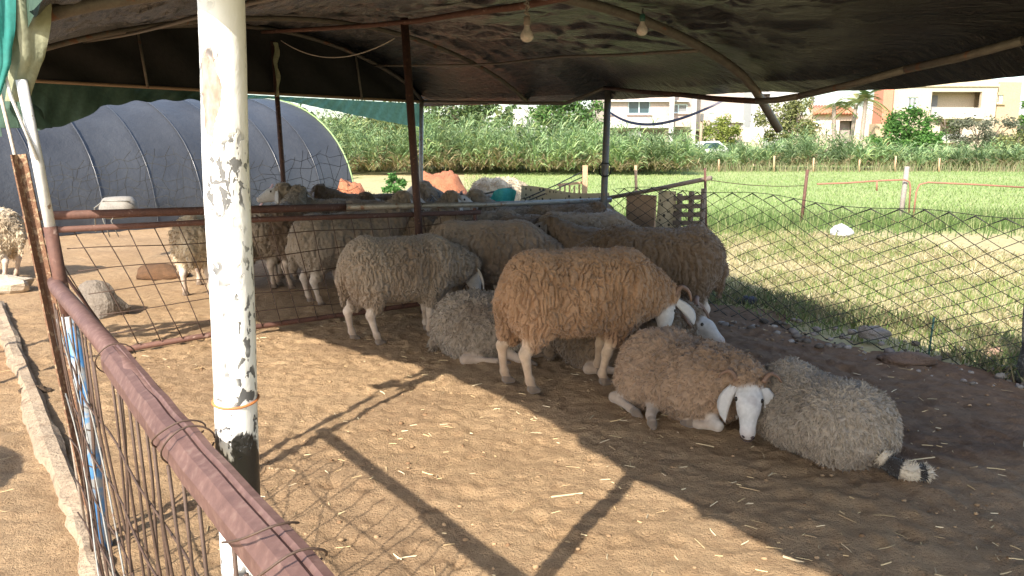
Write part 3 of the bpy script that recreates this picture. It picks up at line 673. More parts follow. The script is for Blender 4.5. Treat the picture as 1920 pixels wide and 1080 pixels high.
def tarp_material():
    m, t, b = nodes('black_tarpaulin')
    n1 = noise(t, 1.6, 5, .6, (1, 1, 1)); n2 = noise(t, 7, 5, .65, None, dist=1.2)
    col = mixc(t, ramp(t, n1, .35, .7), (.008, .008, .008), (.016, .0145, .013))
    t.links.new(col, b.inputs['Base Color']); b.inputs['Roughness'].default_value = .28; b.inputs['Specular IOR Level'].default_value = .6
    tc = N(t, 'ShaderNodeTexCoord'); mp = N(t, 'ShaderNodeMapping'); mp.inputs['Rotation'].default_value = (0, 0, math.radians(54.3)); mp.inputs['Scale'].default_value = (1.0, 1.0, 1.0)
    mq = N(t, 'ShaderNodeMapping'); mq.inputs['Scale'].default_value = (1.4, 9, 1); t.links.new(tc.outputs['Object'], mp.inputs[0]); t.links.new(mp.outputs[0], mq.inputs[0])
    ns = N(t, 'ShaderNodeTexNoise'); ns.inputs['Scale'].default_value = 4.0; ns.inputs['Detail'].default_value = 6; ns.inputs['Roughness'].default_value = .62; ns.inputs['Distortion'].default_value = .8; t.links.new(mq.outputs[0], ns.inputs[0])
    ad = N(t, 'ShaderNodeMath', operation='MULTIPLY_ADD'); ad.inputs[1].default_value = .35; t.links.new(n2, ad.inputs[0]); t.links.new(ns.outputs[0], ad.inputs[2])
    bump(t, b, ad.outputs[0], .9, .06)
    col = mixc(t, ramp(t, ns.outputs[0], .55, .72, 0, .6), col, (.040, .033, .026)); t.links.new(col, b.inputs['Base Color'])  # paler tan streaks painted in for ground light glancing off the wrinkles
    tr = N(t, 'ShaderNodeBsdfTranslucent'); tr.inputs[0].default_value = (.03, .026, .02, 1)
    mx = N(t, 'ShaderNodeMixShader'); t.links.new(ramp(t, n1, .5, .75, .02, .12), mx.inputs[0])
    t.links.new(b.outputs[0], mx.inputs[1]); t.links.new(tr.outputs[0], mx.inputs[2]); t.links.new(mx.outputs[0], t.nodes['Material Output'].inputs[0])
    return m
TARP = tarp_material()
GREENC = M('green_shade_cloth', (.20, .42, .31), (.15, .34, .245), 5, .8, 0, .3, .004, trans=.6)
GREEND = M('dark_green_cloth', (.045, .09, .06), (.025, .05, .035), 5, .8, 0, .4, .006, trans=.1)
CREAMC = M('faded_green_cloth', (.42, .42, .28), (.28, .31, .20), 8, .85, 0, .4, .006, trans=.3)
TEALC = M('teal_cloth', (.05, .34, .30), (.10, .42, .36), 8, .75, 0, .3, .004, trans=.35)
sh = thing('shade_shelter', 'low black tarpaulin shelter on arched pipe ribs over the sheep pen', 'shelter', pen(-1.5, 2.4))
ss = np.linspace(-6.25, 4.2, 340); tt_ = np.linspace(0, 1, 230)
e0 = 0*ss
S2, T2 = np.meshgrid(ss, tt_, indexing='ij'); Eg = (ef(S2)+.10)*T2
Z = zroof(S2, Eg)
over = np.maximum(Eg-ef(S2), 0); Z = Z-over/.10*np.maximum(zf(S2)+.03-np.interp(S2, *EDGE), 0)
Pn = np.stack([S2.ravel(), Eg.ravel(), 0*Z.ravel()], 1)
sag = -.05*np.abs(np.sin((Pn[:, 0]+1)/2.7*np.pi))                   # sagging between ribs
wr = .020*vn(Pn*np.array((1.6, 6, 1))+2, 60)+.012*vn(Pn*np.array((4, 14, 1)), 61)+.03*vn(Pn*np.array((.8, 1.3, 1)), 62)
ridgef = 1-np.abs(vn(Pn*np.array((2.0, 7.5, 1))+np.stack([vn(Pn*1.5, 66), vn(Pn*1.5, 67), 0*sag], 1)*1.2, 63)); wr += .022*np.clip(ridgef-.6, 0, 1)*2.5
wq = np.stack([vn(Pn*2.2, 68), vn(Pn*2.2, 69), 0*sag], 1)*.5; mk_ = sstep(-.5, .4, vn(Pn*np.array((.7, .9, 1))+3, 70))
wr += mk_*(.014*(1-np.abs(vn(Pn*np.array((3.0, 15, 1))+wq*np.array((3, 6, 0)), 71)))**2+.005*vn(Pn*np.array((8, 34, 1))+wq*np.array((3, 9, 0)), 72)+.006*(1-np.abs(vn(Pn*np.array((14, 5, 1))+wq*4, 73)))**3)
ef_ = sstep(.0, .8, ef(Pn[:, 0])-Pn[:, 1]); Z = (Z.ravel()+(sag+wr)*(.15+.85*ef_)+.03)
V = np.stack([P1[0]+Pn[:, 0]*E1[0]+Pn[:, 1]*E2[0], P1[1]+Pn[:, 0]*E1[1]+Pn[:, 1]*E2[1], Z], 1)-ORG[sh.name]
a_, b_ = S2.shape; I = np.arange(a_*b_).reshape(a_, b_); F = np.stack([I[:-1, :-1], I[1:, :-1], I[1:, 1:], I[:-1, 1:]], -1).reshape(-1, 4)
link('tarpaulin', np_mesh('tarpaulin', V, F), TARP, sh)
def rib(s, e0, e1, r=.022, drop=0, ext=None):
    es = np.linspace(e0, e1, 28); pts = [pen(s, e, float(zroof(s, e))-.005-r) for e in es]
    if ext: pts.append(pen(s, *ext))
    return MB().tube(pts, r, 10).build('roof_rib', RIBM, sh, True)
rib(-6.1, .05, 4.8); rib(-3.95, .05, 4.85); rib(-.2, .05, 3.76, .026, ext=(4.02, 1.47)); rib(2.3, .05, 2.75, .024)
MB().tube([pen(s, .58*float(ef(s)), float(zr(s))-.07) for s in np.linspace(-6.1, 4, 12)], .020, 8).build('ridge_purlin', RUST, sh, True)
MB().tube([pen(s, .86*float(ef(s)), float(zroof(s, .86*float(ef(s))))-.06) for s in np.linspace(-6.1, -.2, 12)], .012, 6).build('purlin', RIBM, sh, True)
MB().tube([pen(s, 1.0, float(zroof(s, 1.0))-.06) for s in np.linspace(-6.1, 2, 14)], .014, 6).build('purlin', RIBM, sh, True)
for (s0, q0, z0), (s1, q1, z1) in zip(EAVE[:-1], EAVE[1:]):
    MB().tube([pen(s0, q0, z0), pen((s0+s1)/2, (q0+q1)/2, (z0+z1)/2-.006), pen(s1, q1, z1)], .018, 8).build('eave_pipe', RIBM if s0 > -.7 else RUSTD if s0 > -2.7 else RIBM, sh, True)
VS = np.linspace(-5.4, 3.9, 110); VB = np.interp(VS, [-5.4, -4.2, -2.4, -.86, -.2, .4, .75, 1.1, 1.64, 2.5, 3.9], [1.75, 1.55, 1.37, 1.59, 1.72, 1.80, 1.84, 1.76, 1.66, 1.63, 1.66])+.014*np.sin(VS*17)+.01*np.sin(VS*41)
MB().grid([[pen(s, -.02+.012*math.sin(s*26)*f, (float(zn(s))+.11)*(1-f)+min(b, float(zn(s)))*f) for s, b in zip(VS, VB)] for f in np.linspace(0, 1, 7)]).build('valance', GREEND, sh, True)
MB().tube([pen(-6.1, e, 1.98-.018*e) for e in np.linspace(.1, 4.8, 8)], .017, 8).build('gable_beam', WOODL, sh, True)
for e in (1.55, 3.95): MB().tube([pen(-6.08, e, 1.97-.018*e), pen(-6.1, e-.05, float(zroof(-6.1, e))-.02)], .014, 6).build('gable_stud', RIBM, sh, True)
# posts
def post(name, a, b, r, m, n=12): return MB().tube([a, np.array(a)*.5+np.array(b)*.5, b], r, n).build(name, m, sh, True)
post('centre_post', pen(-2.70, 2.86, -.05), pen(-2.75, 2.76, 2.34), .031, RUSTD)
post('gable_post', pen(-6.08, 2.95, -.05), pen(-6.1, 2.90, 2.5), .028, RUSTD)
post('eave_post', pen(-2.62, 4.74, -.05), pen(-2.66, 4.82, 1.89), .032, GREYP)
post('corner_post', pen(-6.1, 4.72, -.05), pen(-6.1, 4.78, 1.9), .028, GALV)
cl = MB()
for k in (0, 1): cl.tube([pen(-2.64, 4.78, 1.10)+np.array((x*.05, -.03, z_)) for x, z_ in ((-1, 0), (-1.1, .07), (-.6, .10), (.6, .10), (1.1, .07), (1, 0), (.6, -.02), (-.6, -.02), (-1, 0))], .006, 5)
cl.build('clamp_ring', GREYP, sh, True)
# gable cloth: black above the beam, green skirts hanging below it
es = np.linspace(.1, 4.8, 60); rows = []
for j in range(9):
    f = j/8; rows.append([pen(-6.14+.03*math.sin(e*9+j), e, (1.97-.018*e)*(1-f)+(float(zroof(-6.1, e))+.13)*f) for e in es])
MB().grid(rows).build('gable_cloth', M('black_cloth', (.010, .010, .010), (.016, .015, .014), 4, .8, 0, .4, .01), sh, True)
def skirt(name, e0, e1, zt, zb, m, waves, n=70, s=-6.16, amp=.03):
    es = np.linspace(e0, e1, n); R = []
    for j in range(12):
        f = j/11; R.append([pen(s+amp*f*math.sin(e*waves)+.02*math.sin(e*waves*2.7+j*.5), e, (1-f)*zt(e)+f*zb(e)) for e in es])
    return MB().grid(R).build(name, m, sh, True)
skirt('green_skirt', 2.35, 4.8, lambda e: 1.96-.018*e, lambda e: np.interp(e, [2.35, 2.9, 3.5, 4.2, 4.6, 4.8], [1.86, 1.88, 1.78, 1.66, 1.60, 1.58]), GREENC, 16, amp=.012)
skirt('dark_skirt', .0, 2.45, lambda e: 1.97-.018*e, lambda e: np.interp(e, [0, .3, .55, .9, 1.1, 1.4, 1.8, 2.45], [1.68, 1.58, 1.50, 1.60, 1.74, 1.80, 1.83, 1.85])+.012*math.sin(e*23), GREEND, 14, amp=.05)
# strip of torn green cloth wrapped round the gable post
R = []
for j in range(14):
    z_ = 2.48-.045*j*1.0; R.append([pen(-6.02+.02*math.sin(j*1.3+k), 2.90+.012*math.sin(j*.9)+(k-2)*.016*(1-.04*j), z_) for k in range(5)])
MB().grid(R).build('torn_strip', CREAMC, sh, True)
# bunched cloth tied at the near corner over the blue post
def drape(name, pts, m, seed, w0, w1, n=26):
    """gathered cloth: a folded sleeve along pts"""
    pts = np.array(pts, float); R = []; k_ = 22
    for i in range(n):
        f = i/(n-1); c = np.array([np.interp(f, np.linspace(0, 1, len(pts)), pts[:, a]) for a in range(3)]); w = w0+(w1-w0)*f
        R.append([c+np.array((math.cos(a), .7*math.sin(a), 0))*w*(1+.28*math.sin(a*5+seed+f*2)+.14*math.sin(a*9+f*5)) for a in np.linspace(0, 2*math.pi, k_)])
    return MB().grid(R).build(name, m, sh, True)
drape('bunched_cloth', [at(30, -60, 2.56), at(45, 40, 2.56), at(52, 110, 2.56), at(32, 190, 2.58)], CREAMC, 1, .075, .03)
drape('bunched_cloth', [at(72, -60, 2.66), at(70, 20, 2.66), at(58, 90, 2.66), at(48, 150, 2.66)], CREAMC, 3, .045, .02)
drape('bunched_cloth', [at(-6, -40, 2.5), at(2, 60, 2.5), at(4, 120, 2.5), at(-10, 185, 2.5)], TEALC, 2, .045, .012)
drape('bunched_cloth', [at(30, 185, 2.66), at(35, 205, 2.66), at(40, 240, 2.68)], GREEND, 4, .03, .07)
# front pole
def pole_material():
    m, t, b = nodes('chipped_white_paint')
    tc = N(t, 'ShaderNodeTexCoord'); sep = N(t, 'ShaderNodeSeparateXYZ'); t.links.new(tc.outputs['Object'], sep.inputs[0])
    n1 = noise(t, 22, 4, .6, (1, 1, .55), dist=.3); n2 = noise(t, 60, 4, .6, (1, 1, .5)); n3 = noise(t, 9, 3, .6); n4 = noise(t, 5, 2, .5)
    col = mixc(t, ramp(t, n3, .3, .7), (.80, .79, .76), (.70, .68, .64))
    col = mixc(t, ramp(t, n2, .30, .36, .35, 0), col, (.60, .52, .44))
    z = sep.outputs['Z']
    # big bare patch high on the camera side
    def axis(src, c, w):
        n = N(t, 'ShaderNodeMath', operation='SUBTRACT'); t.links.new(src, n.inputs[0]); n.inputs[1].default_value = c
        q = N(t, 'ShaderNodeMath', operation='DIVIDE'); t.links.new(n.outputs[0], q.inputs[0]); q.inputs[1].default_value = w
        p_ = N(t, 'ShaderNodeMath', operation='POWER'); t.links.new(q.outputs[0], p_.inputs[0]); p_.inputs[1].default_value = 2; return p_.outputs[0]
    ad = N(t, 'ShaderNodeMath', operation='ADD'); t.links.new(axis(z, 1.475, .085), ad.inputs[0]); t.links.new(axis(sep.outputs['X'], .0, .020), ad.inputs[1])
    wob = N(t, 'ShaderNodeMath', operation='MULTIPLY_ADD'); t.links.new(n1, wob.inputs[0]); wob.inputs[1].default_value = 3.2; t.links.new(ad.outputs[0], wob.inputs[2])
    yf = ramp(t, sep.outputs['Y'], -.012, -.004, 1, 0)
    pt = N(t, 'ShaderNodeMath', operation='MULTIPLY'); t.links.new(ramp(t, wob.outputs[0], 2.28, 2.36, 1, 0), pt.inputs[0]); t.links.new(yf, pt.inputs[1])
    col = mixc(t, pt.outputs[0], col, mixc(t, ramp(t, n2, .4, .65), (.38, .30, .25), (.26, .18, .13)))
    nc = noise(t, 75, 3, .5, (1, 1, .6), dist=.5); ck = N(t, 'ShaderNodeMath', operation='MULTIPLY'); t.links.new(ramp(t, nc, .555, .58), ck.inputs[0]); t.links.new(ramp(t, n3, .44, .54), ck.inputs[1]); chips = ck.outputs[0]
    zf_ = ramp(t, z, .45, 1.70, 1, 0.8); cm = N(t, 'ShaderNodeMath', operation='MULTIPLY'); t.links.new(chips, cm.inputs[0]); t.links.new(zf_, cm.inputs[1])
    col = mixc(t, cm.outputs[0], col, (.05, .05, .055))
    # tar smeared round the pole at rail height
    w2 = N(t, 'ShaderNodeMath', operation='MULTIPLY_ADD'); t.links.new(n1, w2.inputs[0]); w2.inputs[1].default_value = .16; t.links.new(z, w2.inputs[2])
    tar = N(t, 'ShaderNodeMath', operation='MULTIPLY'); t.links.new(ramp(t, w2.outputs[0], .985, .995, 1, 0), tar.inputs[0]); t.links.new(ramp(t, w2.outputs[0], .86, .88, 0, 1), tar.inputs[1])
    col = mixc(t, tar.outputs[0], col, (.015, .014, .014))
    t.links.new(col, b.inputs['Base Color']); b.inputs['Roughness'].default_value = .42
    hb = N(t, 'ShaderNodeMath', operation='MULTIPLY_ADD'); t.links.new(chips, hb.inputs[0]); hb.inputs[1].default_value = -.6; t.links.new(n1, hb.inputs[2])
    bump(t, b, hb.outputs[0], .8, .004); return m
pl = thing('roof_pole', 'thick white painted pole with chipped paint holding up the roof edge', 'pole', (-.455, 1.25, 0))
ztop = float(zn(1.64))+.25
zs = np.linspace(-.05, ztop, 30); base = np.array((-.484, 1.25)); mb = MB()
mb.tube([(base[0]+.027*z_+.0012*math.sin(z_*13), base[1]+.001*math.sin(z_*17), z_) for z_ in zs], [.0345*(1+.012*math.sin(z_*11)) for z_ in zs], 28)
mb.build('shaft', pole_material(), pl, True)
zb = .98; MB().tube([(base[0]+.027*zb+.0362*math.cos(a), base[1]+.0362*math.sin(a), zb+.004*math.sin(a)) for a in np.linspace(0, 2*math.pi, 25)], .0022, 5, False).build('wire_ring', M('orange_wire', (.55, .20, .06), (.40, .14, .05), 30, .6, 0, 0), pl, True)
# bulbs and cables under the roof
BULB = M('bulb_glass', (.62, .55, .50), (.52, .46, .42), 12, .25, 0, 0)
CORD = M('cord', (.30, .26, .22), (.20, .17, .14), 30, .8, 0, 0)
CORDD = M('dark_cord', (.03, .03, .03), (.05, .05, .05), 30, .7, 0, 0)
def bulb(u, v, Y, r, label, socket, mk):
    c = at(u, v, Y); t = thing('light_bulb', label, 'light bulb', c)
    prof = [(-1.0, .25), (-.85, .62), (-.5, .93), (-.1, 1.0), (.35, .86), (.8, .55), (1.2, .40), (1.5, .38)]
    MB().tube([c+np.array((0, 0, z_*r)) for z_, q in prof], [q*r for z_, q in prof], 14).build('glass', BULB, t, True)
    MB().tube([c+np.array((0, 0, r*z_)) for z_ in (1.4, 1.9, 2.5, 2.7)], [r*.5, r*.52, r*.5, r*.3], 10).build('socket', socket, t, True)
    s_ = (c[:2]-P1)@E1; e_ = (c[:2]-P1)@E2; top = float(zroof(s_, e_))-.03
    pts = [c+np.array((.010*math.sin(i*1.4)*(mk == 'bunch'), .008*math.cos(i*1.1), r*2.5+(top-c[2]-r*2.5)*i/9)) for i in range(10)]
    MB().tube(pts, .004, 6).build('cord', CORD if mk == 'bunch' else CORDD, t, True)
    if mk == 'bunch': MB().tube([c+np.array((.014*math.sin(i*2.1), .014*math.cos(i*2.1), r*(2.3+i*.42))) for i in range(14)], .006, 6).build('cord_knot', CORD, t, True)
bulb(988, 66, 4.1, .034, 'bare light bulb hanging by a knotted pale cord from the roof', M('socket_tan', (.25, .2, .17), None, 20, .6, 0, 0), 'bunch')
bulb(1204, 56, 4.05, .028, 'bare light bulb in a green socket beside the curved rib', M('socket_green', (.02, .08, .06), None, 20, .5, 0, 0), 'plain')
a, b = at(527, 76, 8.6), at(740, 72, 6.6); MB().tube([a*(1-f)+b*f-np.array((0, 0, .16*4*f*(1-f))) for f in np.linspace(0, 1, 16)], .005, 5)
cb = MB().tube([a*(1-f)+b*f-np.array((0, 0, .16*4*f*(1-f))) for f in np.linspace(0, 1, 16)], .005, 5).build('cable', M('pale_cable', (.5, .46, .40), None, 20, .7, 0, 0), None, True)
tag(cb, 'pale cable sagging under the roof left of the brown post', 'cable')

# ------------------------------------------------------------------ front fence: kerb, posts, rail, rods
kb = MB(); R = []
svals = np.linspace(-5.2, 3.6, 120)
for i, s_ in enumerate(svals):
    j = lambda k: float(.02*vn(np.array([[s_*2.5, k*7.3, 0]]), 3)[0]+.012*vn(np.array([[s_*9, k*3.1, 0]]), 4)[0])
    w0, w1 = -.05, .04
    R.append([pen(s_, w0+j(1)-.02, -.06), pen(s_, w0+j(1), .018+j(2)*.5), pen(s_, w0+.025+j(3)*.5, .034+j(4)*.5), pen(s_, w1-.02+j(5)*.3, .036+j(6)*.5), pen(s_, w1+j(7)*.5, .02), pen(s_, w1+.01, -.06)])
o = kb.grid(R).build('kerb', CONC, None, False); tag(o, 'low rough concrete kerb under the front fence', 'kerb', kind='structure')

bp_ = thing('fence_post', 'slanting fence post of rusty pipe, white at the top and flaking blue below', 'fence post', gp(195, 1030))
Yp = 2.54
MB().tube([at(40, 150, Yp), at(68, 290, Yp), at(96, 437, Yp)], .0165, 12).build('white_sleeve', WHITEP, bp_, True)
MB().tube([at(94, 425, Yp), at(112, 520, Yp), at(130, 600, Yp)], .0205, 12).build('rusty_section', RUST, bp_, True)
MB().tube([at(129, 592, Yp), at(165, 790, Yp), at(199, 1035, Yp)], .0225, 12).build('blue_section', BLUE, bp_, True)
MB().tube([at(-12, 60, Yp-.03), at(20, 180, Yp-.03), at(70, 300, Yp-.02)], .005, 6).build('tie_rod', WHITEP, bp_, True)
for v_, u_ in ((800, 167), (870, 178)):
    c = at(u_, v_, Yp); MB().tube([c+np.array((.025*math.cos(a), .025*math.sin(a), .006*math.sin(a*2))) for a in np.linspace(0, 2*math.pi, 15)], .0022, 5).build('wire_tie', WIRE, bp_, True)
ai = thing('angle_iron_post', 'rusty angle iron with a pale edge leaning beside the blue post', 'fence post', gp(170, 1000))
def angle(a, b, w, th, name, m, par, flip=1):
    a = np.array(a); b = np.array(b); d = unit(b-a); x = unit(np.cross((0, 1, 0), d))*flip; y = np.cross(d, x)
    mb = MB(); mb.box((a+b)/2+x*w/2, (np.linalg.norm(b-a), w, th), (d, x, y)); mb.box((a+b)/2+y*w/2*1.0+y*th*.5, (np.linalg.norm(b-a), th, w), (d, x, y)); return mb.build(name, m, par)
angle(at(32, 290, 2.6), at(178, 985, 2.6), .030, .005, 'angle_flange', M('scaly_rust', (.20, .10, .055), (.12, .065, .04), 30, .9, 0, .8, .004, c3=(.36, .25, .15), s3=60, t3=(.5, .65)), ai, -1)
MB().tube([at(-4, 158, 2.6), at(28, 292, 2.6), at(105, 640, 2.6), at(160, 990, 2.6)], .0055, 6).build('pale_edge', M('pale_batten', (.52, .45, .37), (.38, .31, .25), 20, .8), ai, True)
# rail
fr_ = thing('front_fence', 'front fence of rusty rods under a heavy purplish steel rail', 'fence', pen(1.2, 0))
ZR = .93
MB().tube([pen(-.06, -.02, ZR+.01), pen(.02, -.02, ZR+.005), pen(.5, -.015, ZR), pen(1.45, -.012, ZR-.004)], [.020, .024, .024, .024], 14).build('pipe_rail', RUSTP, fr_, True)
# channel rail: folded profile swept along the fence
prof = [(-.046, -.040), (-.048, .004), (-.030, .036), (-.006, .044), (.004, .036), (.012, .046), (.030, .044), (.034, .030), (.020, .020), (.002, .018), (-.018, .012), (-.030, -.040)]
V = []; F = []; sl_ = np.linspace(1.02, 3.3, 26)
for i, s_ in enumerate(sl_):
    dz = .003*math.sin(s_*9)+.002*math.sin(s_*31); de = .003*math.sin(s_*7)
    for a, b in prof: V.append(pen(s_, -.018+a*.60+de, ZR-.004+b*.60+dz))
n_ = len(prof)
for i in range(len(sl_)-1):
    for k in range(n_): F.append((i*n_+k, i*n_+(k+1) % n_, i*n_+n_+(k+1) % n_, i*n_+n_+k))
F.append(tuple(range(n_))); F.append(tuple((len(sl_)-1)*n_+k for k in range(n_-1, -1, -1)))
MB().add(V, F).build('channel_rail', RUSTP, fr_)
for s_, tl_ in ((1.06, .02), (1.62, .05), (1.68, .02), (2.02, .07), (2.12, .04), (2.3, .03)):
    pts = [pen(s_+tl_*math.sin(a)+.004*math.sin(a*3), -.02+.040*math.cos(a), ZR+.002+.038*math.sin(a)) for a in np.linspace(.2, 2*math.pi-.1, 22)]
    MB().tube(pts, .0016, 5).build('wire_tie', M('bright_wire', (.5, .45, .42), None, 30, .4, .6, 0) if tl_ == .03 else WIRE, fr_, True)
rr = random.Random(5)
s_ = .06
while s_ < 2.95:
    b0, b1 = rr.uniform(-.02, .02), rr.uniform(-.015, .015); dx = rr.uniform(-.05, .07)
    pts = [pen(s_+dx*(1-f)+b0*math.sin(f*3.1), -.03+b1*math.sin(f*5)+.02*(1-f), .05+(ZR-.09)*f) for f in np.linspace(0, 1, 7)]
    MB().tube(pts, .0032, 5).build('rod', WIRE, fr_, True); s_ += rr.uniform(.055, .115)
for z_ in (.14, .27, .41, .56, .72):
    b = rr.uniform(-.02, .02); pts = [pen(q, -.026+.006*math.sin(q*9), z_+b*math.sin(q*2)+.010*math.sin(q*7)) for q in np.linspace(-.02, 3.0, 22)]
    MB().tube(pts, .0026, 5).build('cross_wire', WIRE, fr_, True)
for q0, q1, z0, z1 in ((.05, 1.15, .85, .10), (.35, 1.3, .85, .2), (.1, .65, .6, .08)):
    MB().tube([pen(q0+(q1-q0)*f, -.035+.01*math.sin(f*5), z0+(z1-z0)*f) for f in np.linspace(0, 1, 8)], .0024, 5).build('brace_wire', GALV, fr_, True)

# ------------------------------------------------------------------ mesh gate across the pen
gt = thing('mesh_gate', 'sagging gate of rusty wire mesh under a dark pipe rail', 'gate', pen(-2.78, 1.2))
GS = -2.78
MB().tube([pen(GS, .10, .945), pen(GS, 1.2, .925), pen(GS, 2.28, .90)], .028, 12).build('top_rail', RUST, gt, True)
MB().tube([pen(GS+.03, .12, .855), pen(GS+.03, 1.6, .845), pen(GS+.03, 3.45, .80)], .020, 10).build('second_rail', RUST, gt, True)
MB().tube([pen(GS, .55, .02), pen(GS, 1.5, .055), pen(GS, 2.8, .06), pen(GS+.02, 3.6, .07)], .020, 10).build('bottom_rail', RUST, gt, True)
MB().tube([pen(GS+.02, 3.40, .84), pen(GS+.02, 3.44, .05)], .018, 8).build('end_stile', RUST, gt, True)
MB().tube([pen(GS, .10, .95), pen(GS+.04, .32, .5), pen(GS, .56, .03)], .010, 8).build('hinge_stile', RUSTD, gt, True)
for i in range(21):
    e_ = .20+i*.158; sh_ = .34*max(.35, 1-i*.05); b = rr.uniform(-.02, .02)
    MB().tube([pen(GS+.02, e_+sh_*(1-f)+b*math.sin(f*3.1), .05+.80*f) for f in np.linspace(0, 1, 6)], .0038, 5).build('mesh_wire', WIRE, gt, True)
for z_ in (.16, .30, .44, .58, .72):
    MB().tube([pen(GS+.024, e_, z_+.015*math.sin(e_*4+z_*9)+.02*(e_-1.5)*.2) for e_ in np.linspace(.22+.34*(1-z_), 3.42, 18)], .0036, 5).build('mesh_wire', WIRE, gt, True)
gr = thing('rail_pipe', 'galvanised pipe rail from the gate to the grey roof post', 'rail', pen(-2.75, 3.5))
MB().tube([pen(-2.74, 2.22, .905), pen(-2.74, 3.5, .865), pen(-2.70, 4.92, .845)], .023, 12).build('pipe', GALV, gr, True)
for e_ in (2.86, 3.9): MB().tube([pen(-2.74+.026*math.cos(a), e_+.01*math.sin(a*2), .885-.012*(e_-2.86)+.027*math.sin(a)) for a in np.linspace(0, 2*math.pi, 13)], .003, 5).build('wire_tie', WIRE, gr, True)

# ------------------------------------------------------------------ chain-link fence along the far side
cf = thing('chain_link_fence', 'dark chain-link wire fence along the meadow side of the pen', 'fence', pen(0, EF+.05))
pitch = .092; s0 = -2.6; count = int((1.75-s0)/pitch)
def warpf(s_, z_):
    sag = .05*math.sin((s_+2.6)*1.35)+.02*math.sin(s_*5.1); e_ = EF+.06+.045*math.sin(s_*2.3+z_*3)+.02*math.sin(s_*6)
    lean = .03*math.sin(s_*3+1); return pen(s_+lean*z_+.012*math.sin(z_*8+s_*5), e_+.06*(z_-.3)*math.sin(s_*1.7), -.02+z_*(1.0+sag*.7+.04*max(0, s_)))
for i in range(count):
    a = s0+i*pitch; pts = []
    m_ = 22
    for k in range(m_+1):
        x = a+(pitch*.5 if (k+i) % 2 else -pitch*.5)*1.0; pts.append(warpf(x+rr.uniform(-.006, .006), .98*k/m_))
    MB().tube(pts, .0052, 4, False).build('wire', WIREG, cf, True)
MB().tube([warpf(q, .985) for q in np.linspace(s0, 1.7, 40)], .0024, 4).build('edge_wire', WIREG, cf, True)
for s_, h_ in ((1.05, 1.02), (3.0, 1.0)):
    pts = [pen(s_-.02*f, EF+.02+.02*math.sin(f*4), -.05+f*h_) for f in np.linspace(0, 1, 9)]
    MB().tube(pts, [.055+.008*math.sin(i*2.2) for i in range(9)], 12).build('wrapped_post', M('black_netting', (.05, .05, .045), (.03, .03, .028), 30, .9, 0, .8, .01, c3=(.12, .12, .11), s3=60, t3=(.5, .6)), cf, True)
MB().tube([pen(.42, EF+.12, -.03), pen(.425, EF+.12, .13), pen(.43, EF+.12, .26)], .006, 6).build('stake', M('green_stake', (.05, .16, .13), None, 20, .6, 0, 0), cf, True)

# ------------------------------------------------------------------ makeshift barrier of boards and pallet behind the fence
GWOOD = M('grey_weathered_wood', (.22, .175, .14), (.15, .12, .095), 9, .9, 0, .4, .003)
def panel(name, label, cat, s0, s1, z0, z1, e_, m, th=.02):
    a, b = pen(s0, e_), pen(s1, e_); d = unit(b-a); mb = MB(); L = np.linalg.norm(b-a); nx_ = 14; R = []
    mb.box((a+b)/2+np.array((0, 0, (z0+z1)/2)), (L, th, z1-z0), (d, np.array((-d[1], d[0], 0)), (0, 0, 1)), .004)
    return tag(mb.build(name, m), label, cat)
def blotch():
    m, t, b = nodes('blotched_cloth'); tc = N(t, 'ShaderNodeTexCoord'); vo = N(t, 'ShaderNodeTexVoronoi', i_Scale=17.0); t.links.new(tc.outputs['Object'], vo.inputs[0])
    n1 = noise(t, 14, 4); col = mixc(t, ramp(t, vo.outputs['Distance'], .22, .34), (.05, .045, .035), mixc(t, n1, (.62, .56, .40), (.50, .42, .28)))
    t.links.new(col, b.inputs['Base Color']); b.inputs['Roughness'].default_value = .9; return m
es = np.linspace(-4.5, -3.0, 40); R = []
for j in range(14):
    f = j/13; R.append([pen(s_, 5.18+.03*math.sin(s_*9+j*.3)*f, .88+.02*math.sin(s_*4)-.70*f) for s_ in es])
tag(MB().grid(R).build('blotched_sheet', blotch(), None, True), 'cream sheet with black blotches hung behind the wire fence', 'sheet')
panel('board', 'orange-tan board standing behind the wire fence right of the grey post', 'board', -2.71, -2.33, .2, .90, 5.15, M('tan_board', (.42, .29, .19), (.34, .23, .15), 8, .85), .025)
es = np.linspace(-2.32, -2.09, 14); R = []
for j in range(12): R.append([pen(s_, 5.16+.015*math.sin(s_*21+j*.4), .95-.06*j) for s_ in es])
tag(MB().grid(R).build('white_sack_cloth', blotch(), None, True), 'pale patterned sack cloth hung between the tan board and the pallet', 'sheet')
pt_ = thing('pallet', 'weathered slatted pallet standing on edge at the end of the rail', 'pallet', pen(-1.92, 5.17))
for k in range(3): MB().bar(pen(-2.06+k*.14, 5.17, .15), pen(-2.05+k*.14, 5.17, .93+.03*k), .03, .04).build('stringer', GWOOD, pt_)
for k in range(10): MB().bar(pen(-2.09, 5.14, .22+k*.074), pen(-1.75, 5.14, .225+k*.077), .016, .042).build('slat', GWOOD, pt_)
rl = MB().tube([pen(-2.98, 5.04, .83), pen(-2.4, 5.1, .94), pen(-1.72, 5.2, 1.085)], .02, 9).build('pole_rail', GWOOD, None, True); tag(rl, 'slanting wooden pole rail on top of the board barrier', 'rail')
for (u, v0, v1, Yd, dx, lab) in ((1192, 310, 400, 8.6, -14, 'leaning pale wooden stake behind the board barrier'), (1322, 315, 420, 7.0, -14, 'thin rusty stake at the end of the slanting pole rail')):
    a, b = at(u, v0, Yd), at(u-dx*.2, v1+60, Yd); o = MB().tube([a, (a+b)/2, b], .016 if Yd > 8 else .012, 7).build('stake', WOODP if Yd > 8 else RUST, None, True); tag(o, lab, 'stake')
cr = thing('wooden_frame', 'small tan wooden frame on a stake beyond the blotched sheet', 'frame', at(1080, 395, 9.6))
